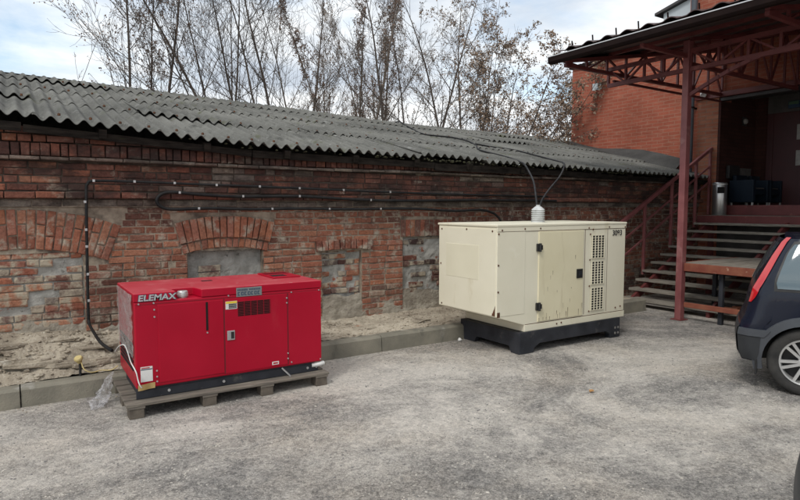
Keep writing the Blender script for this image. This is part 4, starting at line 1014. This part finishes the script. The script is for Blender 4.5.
q = MB(); q.bar((8.42, 6.45, 3.79), (11.7, 6.45, 3.77), .035, .035); q.build('tie_bar', 'red_steel', cn)
for x in (7.5, 8.36, 9.2, 10.05, 10.9, 11.6):
    q = MB(); q.box(x - .025, x + .025, CY0 + .1, CY1 - .03, cz_(x) - .035, cz_(x) + .012); q.build('purlin', 'red_steel', cn)
q = MB(); q.box(8.30, 8.41, 5.06, 5.155, 0, 4.12); q.build('post', 'red_steel_pale', cn, bevel=.008)
q = MB(); q.box(8.26, 8.45, 5.02, 5.20, 0, .012); q.build('base_plate', 'red_steel', cn, bevel=.003)
q = MB(); pts = [Vector((8.355, 5.06 - 1.7 * t, 3.34 + .40 * math.sin(min(1, t * 1.25) * PI / 2))) for t in [i / 12 for i in range(13)]]
for a, b_ in zip(pts, pts[1:]): q.bar(a, b_ + (b_ - a) * .05, .045, .05)
q.build('knee_brace', 'red_steel', cn)
for (x, y) in ((8.36, 1.8), (8.36, -.63), (8.36, -5.5)):
    q = MB(); q.box(x - .055, x + .055, y - .05, y + .05, 0, 4.1); q.build('post', 'red_steel_pale', cn, bevel=.006)

# ------------------------------------------------------------------ cars
def car_mesh(root):
    """small tall hatchback: x forward, z up, origin on the ground between the rear wheels; only its own surface functions"""
    RE, FR, HW = -.60, 3.42, .83; AX = (0.0, 2.49); AR = .355
    def top(x): return interp([(-.6, .62), (-.55, .95), (-.14, 1.43), (.1, 1.475), (1.0, 1.50), (1.6, 1.46), (2.35, 1.02), (2.9, .93), (3.3, .78), (3.42, .6)], x)
    def rear_x(z): return interp([(.25, -.50), (.35, -.535), (.52, -.55), (.62, -.53), (.66, -.50), (.95, -.44), (1.25, -.30), (1.40, -.22), (1.47, -.13)], z)
    def half(x, z):
        w_ = interp([(.2, .80), (.35, .83), (.6, .84), (.9, .825), (1.05, .80), (1.4, .655), (1.5, .60)], z)
        r = x - rear_x(z)
        if r < .16: w_ -= .07 * (1 - max(0, r) / .16) ** 2.2
        f = FR - x
        if f < .5: w_ -= .28 * (1 - max(0, f) / .5) ** 2
        return w_
    def low(x):
        z = .24
        for a in AX:
            d = abs(x - a)
            if d < AR: z = max(z, .30 + math.sqrt(AR * AR - d * d))
        if -.6 <= x < -.35: z = .27
        return z
    xs = sorted(set([RE, -.55, -.50, -.44, -.40] + [a + AR * math.sin(t * PI / 2 / 12) * s for a in AX for t in range(13) for s in (-1, 1)] + [a + s * (AR + .004) for a in AX for s in (-1, 1)] + [.6 + i * .15 for i in range(11)] + [2.9 + i * .065 for i in range(9)]))
    def P(x, z, s, off=0.0):
        xx = x
        rx = rear_x(z)
        if x < .0: xx = lerp(rx, .0, (x - RE) / (0 - RE)) if z > .62 else max(x, rx)
        return (xx, s * (half(xx, z) + off), z)
    NZ = 16
    def body():
        q = MB()
        for s in (-1, 1):
            rows = []
            for x in xs:
                zt = top(max(x, -.10)) - .03; zb = low(x); col_ = []
                for j in range(NZ + 1): z = lerp(zb, zt, j / NZ); col_.append(P(x, z, s))
                xx, yy, z = col_[-1]
                for t in (.25, .5, .75, 1): col_.append((xx, yy * (1 - t), z + .04 * math.sin(t * PI / 2) * (1 if x < 1.7 else .5)))
                rows.append(col_)
            q.grid(rows if s < 0 else rows[::-1])
            e = rows[0][:NZ + 1]; q.grid([[(a - .05 * math.sin(t * PI / 2), b_ * (1 - t), c) for a, b_, c in e] for t in (0, .15, .4, .7, 1)] if s > 0 else [[(a - .05 * math.sin(t * PI / 2), b_ * (1 - t), c) for a, b_, c in e] for t in (1, .7, .4, .15, 0)])
            e = rows[-1][:NZ + 1]; q.grid([[(a + .04 * math.sin(t * PI / 2), b_ * (1 - t), c) for a, b_, c in e] for t in (0, .4, 1)])
        return q.build('body', 'car_paint', root, smooth=35, world=False)
    body()
    def patch(name, outline_rows, mat, off, par=root, thick=.0):
        """outline_rows: list of (z, x0, x1); laid on the side surface, both sides"""
        for s in (-1, 1):
            q = MB(); rows = [[P(lerp(x0, x1, i / 14), z, s, off) for i in range(15)] for z, x0, x1 in outline_rows]
            q.grid(rows); inn = [[(a, b_ - s * (off + .012), c) for a, b_, c in r] for r in rows]
            for A, B in ((rows[0], inn[0]), (rows[-1], inn[-1]), ([r[0] for r in rows], [r[0] for r in inn]), ([r[-1] for r in rows], [r[-1] for r in inn])): q.grid([A, B])
            q.build(name, mat, par, smooth=40, world=False)
    def rows_of(f0, f1, z0, z1, n=8): return [(lerp(z0, z1, i / n), f0(lerp(z0, z1, i / n)), f1(lerp(z0, z1, i / n))) for i in range(n + 1)]
    tl = lambda z: -.60; 
    patch('tail_light', rows_of(lambda z: -.60, lambda z: interp([(.82, -.575), (.88, -.535), (1.0, -.515), (1.25, -.50), (1.42, -.49)], z), .82, 1.42, 14), 'lens_red', .012)
    qx0 = lambda z: interp([(.96, -.335), (1.02, -.375), (1.30, -.375), (1.36, -.32)], z); qx1 = lambda z: interp([(.94, .60), (1.37, .40)], z)
    patch('window_surround', rows_of(lambda z: qx0(z) - .03, lambda z: qx1(z) + .03, .935, 1.385), 'black', .004)
    patch('quarter_window', rows_of(qx0, qx1, .96, 1.36), 'car_glass', .008)
    patch('window_surround', rows_of(lambda z: .50, lambda z: 1.28, .95, 1.395), 'black', .0045); patch('door_window', rows_of(lambda z: .53, lambda z: 1.25, .97, 1.365), 'car_glass', .009)
    patch('window_surround', rows_of(lambda z: 1.30, lambda z: interp([(.95, 2.2), (1.39, 1.62)], z), .95, 1.39), 'black', .0045); patch('door_window', rows_of(lambda z: 1.33, lambda z: interp([(.95, 2.1), (1.39, 1.6)], z), .97, 1.365), 'car_glass', .009)
    patch('bumper', [(.285, -.56, -.385), (.36, -.60, -.365), (.44, -.60, -.36), (.505, -.60, -.355)], 'car_plastic', .022)
    patch('bumper_strip', [(.51, -.60, -.33), (.545, -.60, -.30), (.575, -.60, -.28)], 'car_strip', .030)
    # bumper and lamps wrap round the tail
    q = MB(); q.grid([[(x_ - .012 - .05 * math.sin((1 - abs(y_)) * PI / 2), y_ * w_, z) for y_ in [-1 + i / 8 for i in range(17)]] for z, x_, w_ in ((.27, -.49, .755), (.36, -.535, .775), (.50, -.548, .785), (.575, -.535, .785), (.61, -.50, .77))]); q.build('rear_bumper', 'car_plastic', root, smooth=40, world=False)
    q = MB(); q.grid([[(rear_x(z) - .012 - .05 * math.sin((1 - abs(y_)) * PI / 2), y_ * .56, z) for y_ in [-1 + i / 8 for i in range(17)]] for z in (1.0, 1.1, 1.2, 1.3, 1.37)]); q.build('rear_window', 'window_glass', root, smooth=40, world=False)
    q = MB(); q.grid([[(x_, y_ * .62, z) for y_ in (-1, -.5, 0, .5, 1)] for x_, z in ((2.28, 1.105), (1.72, 1.445))]); q.build('windscreen', 'window_glass', root, smooth=40, world=False)
    # arch mouldings
    for a in AX:
        for s in (-1, 1):
            q = MB(); R0, R1 = AR - .012, AR + .062; rows = [[], [], [], []]
            for i in range(25):
                t = lerp(-.25, PI + .25, i / 24)
                for k_, (r, off) in enumerate(((R0, -.03), (R0, .022), (R1, .018), (R1 + .006, -.005))):
                    x, z = a + r * math.cos(t), .30 + r * math.sin(t); rows[k_].append((x, s * (half(max(x, -.55), max(z, .25)) + off), z))
            q.grid(rows); q.build('wheel_arch_trim', 'car_strip', root, smooth=50, world=False)
            q = MB(); q.grid([[(a + (AR + .01) * math.cos(t), y_, .30 + (AR + .01) * math.sin(t)) for t in [lerp(-.2, PI + .2, i / 20) for i in range(21)]] for y_ in (s * .80, s * .45)]); q.grid([[(a, s * .46, .3)] * 21, [(a + (AR + .01) * math.cos(t), s * .46, .30 + (AR + .01) * math.sin(t)) for t in [lerp(-.2, PI + .2, i / 20) for i in range(21)]]]); q.build('wheel_liner', 'black', root, world=False)
    q = MB(); q.box(-.3, 3.3, -.74, .74, .20, .26); q.build('underside', 'black', root, world=False)
    for s in (-1,):
        q = MB(); q.box(-.395, -.375, s * .80 - .035, s * .80 + .10, .15, .40); q.build('mud_flap', 'black', root, bevel=.006, world=False)
    for a in AX:
        for s in (-1, 1):
            c = (a, s * .80, .305); ax = (0, s, 0)
            wl_ = MB(); wl_.lathe([(.20, -.17), (.255, -.185), (.292, -.175), (.305, -.14), (.307, -.04), (.303, -.005), (.288, .012), (.25, .02), (.222, .012), (.205, .0)], c, ax, 48)
            wo = wl_.build('wheel', 'tyre', root, smooth=40, world=False)
            q = MB(); q.lathe([(.207, -.15), (.203, -.01), (.212, .004), (.208, .012), (.196, .008), (.190, -.03), (.185, -.15)], c, ax, 48)
            cc = Vector(c); d = Vector(ax)
            q.lathe([(0, .006), (.028, .006), (.034, 0), (.06, -.006), (.066, -.02), (.066, -.05), (0, -.05)], c, ax, 24)
            for i in range(6):
                t0 = 2 * PI * i / 6 + .2
                for dt in (-.155, .155):
                    u0 = Vector((math.cos(t0 + dt * 1.4), 0, math.sin(t0 + dt * 1.4))); u1 = Vector((math.cos(t0 + dt), 0, math.sin(t0 + dt)))
                    p_, q_ = cc + u0 * .055 - d * .018, cc + u1 * .196 - d * .008; sd_ = (q_ - p_).cross(d).normalized()
                    q.obox((p_ + q_) / 2, (q_ - p_) / 2, sd_ * .0125, d * .014)
            q.build('rim', 'alu', wo, smooth=35, world=False)
            q = MB(); q.lathe([(0, -.075), (.19, -.075), (.195, -.14)], c, ax, 32); q.build('brake_backing', 'black', wo, world=False)
            q = MB(); q.lathe([(0, .010), (.02, .010), (.026, .0065)], c, ax, 20); q.build('hub_cap', 'car_strip', wo, world=False)
CA = thing('parked_car', (0, 0, 0), 'dark blue hatchback parked in front of the stairs, grey rear bumper and alloy wheel showing', 'car', 'parked cars')
car_mesh(CA)
def place_car(o, gx, gy, ang):
    """put the near rear wheel's ground contact at gx, gy"""
    d = Vector((math.cos(ang), math.sin(ang), 0)); rgt = Vector((d.y, -d.x, 0)); p = Vector((gx, gy, 0)) - rgt * .82
    o.location = p; o.rotation_euler = (0, 0, ang)
DIR = math.atan2(-math.sqrt(1 - .40 ** 2), .40)
place_car(CA, 5.86, 2.365, DIR)
CB = copy_tree(CA); CB['label'] = 'second dark car of which only the rear bumper corner shows beside the photographer'
place_car(CB, 2.14, .205, DIR)

# ------------------------------------------------------------------ scraps on the ground
random.seed(81)
q = MB(); q.grid([[(2.54 + .10 * i / 5 + .01 * j, 5.70 + .05 * j / 3, .006 + .016 * abs(noise.noise(Vector((i * .9, j * .9, 3))))) for i in range(6)] for j in range(4)]); tag(q.build('paper_scrap', 'white'), 'crumpled white paper scrap by the kerb beside the red generator', 'litter')
q = MB(); q.grid([[(4.35 + .045 * i / 4, 3.50 + (.03 - abs(i - 2) * .012) * (j - 1), .004 + .008 * abs(j - 1) + .003 * i) for i in range(5)] for j in range(3)]); tag(q.build('fallen_leaf', 'leaf_orange'), 'single orange brown dry leaf on the open yard', 'leaf')
q = MB(); rock(q, (4.66, 5.78, .02), .035, .8); tag(q.build('white_stone', 'white'), 'small white stone where the kerb meets the black skid', 'stone')

# ------------------------------------------------------------------ trees behind the shed
def tree(name, label, base, H, r0, stems, nb, spread, up, blen, leafn, leafs, leafmat, bark, seed, twigs=8, drop=.0, group='bare trees behind the shed', clear=.15, bias=(0, 0)):
    random.seed(seed); base = Vector(base); t = thing(name, base, label, 'tree', group)
    tr, cr = MB(), MB()
    def path(p, d, L, n, wob, upw):
        pts = [p.copy()]; d = d.normalized()
        for i in range(n):
            d = (d + Vector((U(-wob, wob), U(-wob, wob), U(-wob, wob) * .6 + upw))).normalized(); p = p + d * (L / n); pts.append(p.copy())
        return pts
    def leaf(p, s):
        for _ in range(1):
            a = Vector((U(-1, 1), U(-1, 1), U(-1, .3))).normalized() * s * U(.6, 1.2); b_ = a.orthogonal().normalized() * s * U(.25, .45)
            b_.rotate(Matrix.Rotation(U(0, 6.28), 3, a.normalized())); c = p + Vector((U(-.05, .05), U(-.05, .05), U(-.07, .03)))
            cr.quad(c, c + a * .5 + b_, c + a, c + a * .5 - b_, 1)
    def side(d, ang):
        ax = d.orthogonal().normalized(); ax.rotate(Matrix.Rotation(U(0, 2 * PI), 3, d)); e = d.copy(); e.rotate(Matrix.Rotation(ang, 3, ax)); return e
    for (dx, dy, hf, rf) in stems:
        L = H * hf; n = 14
        sp_ = path(base + Vector((dx * .12, dy * .12, -.1)), Vector((dx, dy, 1)), L, n, .075, .006)
        rs = [max(.006, r0 * rf * (1 - i / n) ** .85) for i in range(n + 1)]
        tr.tube(sp_, rs, 7, 0)
        for k_ in range(nb):
            f = lerp(clear, .98, (k_ + rnd()) / nb); i = min(n - 1, int(f * n)); p = sp_[i].lerp(sp_[i + 1], f * n - i); d = (sp_[i + 1] - sp_[i]).normalized()
            bl = L * blen * (1.05 - f * .75) * U(.65, 1.2); e = side(d, math.radians(U(spread * .7, spread * 1.2))) + Vector((bias[0], bias[1], 0)) * .4
            bp = path(p, e, bl, 8, .12, up * .55); br_ = max(.006, rs[i] * .45)
            (tr if br_ > .02 else cr).tube(bp, [max(.0042, br_ * (1 - j / 8.5)) for j in range(9)], 5 if br_ > .02 else 4, 0, False)
            for m_ in range(twigs):
                g_ = lerp(.15, 1, (m_ + rnd()) / twigs); j = min(7, int(g_ * 8)); pp = bp[j].lerp(bp[j + 1], g_ * 8 - j); dd_ = (bp[j + 1] - bp[j]).normalized()
                tl_ = bl * U(.22, .5) * (1.15 - g_ * .6); tp = path(pp, side(dd_, math.radians(U(25, 55))), tl_, 5, .16, up - drop)
                cr.tube(tp, [.006, .0054, .0048, .0042, .0036, .003], 3, 0, False)
                for s2 in range(4):
                    h = random.choice((1, 2, 3, 4)); tq = path(tp[h], side((tp[h] - tp[h - 1]).normalized(), math.radians(U(25, 50))), tl_ * U(.3, .6), 3, .18, up - drop)
                    cr.tube(tq, [.0042, .0036, .003, .0026], 3, 0, False)
                    for _ in range(leafn):
                        if rnd() < .6: leaf(random.choice(tq[1:]), leafs); leaf(tq[-1], leafs * .8)
    tr.build('trunk', bark, t, smooth=60); cr.build('crown', [bark, leafmat], t)
    return t

tree('bare_tree', 'leafless tree whose thin twigs reach in from the left edge of the picture', (-2.2, 16, 0), 9.5, .06, [(.05, 0, 1, 1), (-.15, 0, .9, .8)], 13, 45, .1, .40, 0, .05, 'leaf_seed', 'bark', 101)
tree('seed_tree', 'slender upright tree hung with brown seed bunches, left of two over the red generator', (2.0, 16.5, 0), 10.5, .055, [(0, 0, 1, 1)], 22, 48, .12, .36, 2, .06, 'leaf_seed', 'bark_dark', 103, clear=.36)
tree('seed_tree', 'narrow seed hung tree just right of the slender upright one', (3.05, 16.5, 0), 11.5, .055, [(0, 0, 1, 1), (.05, .05, .85, .8)], 22, 26, .2, .24, 3, .055, 'leaf_seed', 'bark_dark', 104, clear=.34)
tree('bare_sapling', 'thin bare sapling barely rising over the corrugated roof at the far left', (.56, 16, 0), 5.9, .02, [(.03, 0, 1, 1)], 6, 28, .1, .25, 0, .05, 'leaf_seed', 'bark', 105, twigs=2)
tree('bare_tree', 'bare tree of thin straight stems standing in the middle of the left fan', (4.75, 16, 0), 11.5, .045, [(-.04, 0, 1, 1), (.03, 0, .95, .9), (.14, .05, .85, .8)], 14, 48, .13, .40, 0, .05, 'leaf_seed', 'bark_dark', 106, clear=.3)
tree('leaning_tree', 'bare many stemmed tree fanning strongly to the left', (6.35, 16, 0), 10, .065, [(-.44, 0, 1.05, 1), (-.30, .1, 1.0, .9), (-.14, 0, 1, .8), (-.56, .1, .9, .7)], 14, 50, .13, .44, 0, .05, 'leaf_seed', 'bark_dark', 107, clear=.28)
tree('bare_tree', 'bare forked tree right of the left leaning fan', (7.05, 16.3, 0), 11, .06, [(-.12, 0, 1, 1), (.16, 0, .95, .9)], 16, 54, .12, .46, 0, .05, 'leaf_seed', 'bark_dark', 108, clear=.3)
tree('bushy_tree', 'fine twigged bushy tree with sparse dry leaves near the middle', (8.0, 17, 0), 8.8, .05, [(-.12, 0, 1, 1), (.1, 0, .9, .9), (0, .1, .8, .8)], 20, 36, .18, .32, 1, .055, 'leaf_brown', 'bark', 109, clear=.25)
tree('poplar', 'columnar tree with dotted upright branches in the middle of the skyline', (9.35, 16.5, 0), 11, .06, [(0, 0, 1, 1), (-.13, 0, .93, .9), (.13, 0, .9, .8), (-.25, 0, .8, .8)], 26, 20, .26, .19, 3, .06, 'leaf_seed', 'bark', 110, clear=.25)
tree('forked_tree', 'dark bare tree forking low into a wide letter V', (10.5, 16.2, 0), 10.5, .07, [(-.18, 0, 1, .9), (.24, 0, 1, 1), (.66, 0, .75, .8), (.03, 0, .9, .7)], 15, 54, .12, .44, 0, .05, 'leaf_seed', 'bark_dark', 111, clear=.34)
tree('bushy_tree', 'low twiggy tree filling the gap behind the wide forked one', (11.3, 18.5, 0), 9.0, .05, [(-.14, 0, 1, 1), (.1, 0, .9, .9), (.3, 0, .85, .8)], 18, 40, .14, .34, 2, .055, 'leaf_brown', 'bark', 112, clear=.3)
tree('leafy_tree', 'tallest brown leaved tree right of the middle', (12.5, 15.5, 0), 10.4, .06, [(-.06, 0, 1, 1), (.14, 0, .95, .9), (.30, .05, .85, .8)], 19, 48, .06, .36, 2, .07, 'leaf_brown', 'bark_dark', 113, clear=.3)
tree('leafy_tree', 'broad brown leaved tree arching over towards the canopy', (12.2, 13.9, 0), 7.3, .055, [(.24, 0, 1, 1), (.52, -.05, 1.02, .9), (-.08, 0, .95, .8), (.9, -.1, 1.05, .8), (.05, .1, 1, .7)], 21, 48, .02, .38, 3, .072, 'leaf_brown', 'bark_dark', 114, clear=.28, drop=.07)
tree('leafy_tree', 'low brown leaved tree whose branch tips cross the far brick wall', (10.9, 13.2, 0), 7.0, .05, [(.10, -.48, .95, 1), (.30, -.2, .95, .9), (.08, -.66, .9, .8)], 15, 44, .0, .30, 3, .075, 'leaf_brown', 'bark_dark', 115, clear=.50, drop=.08)
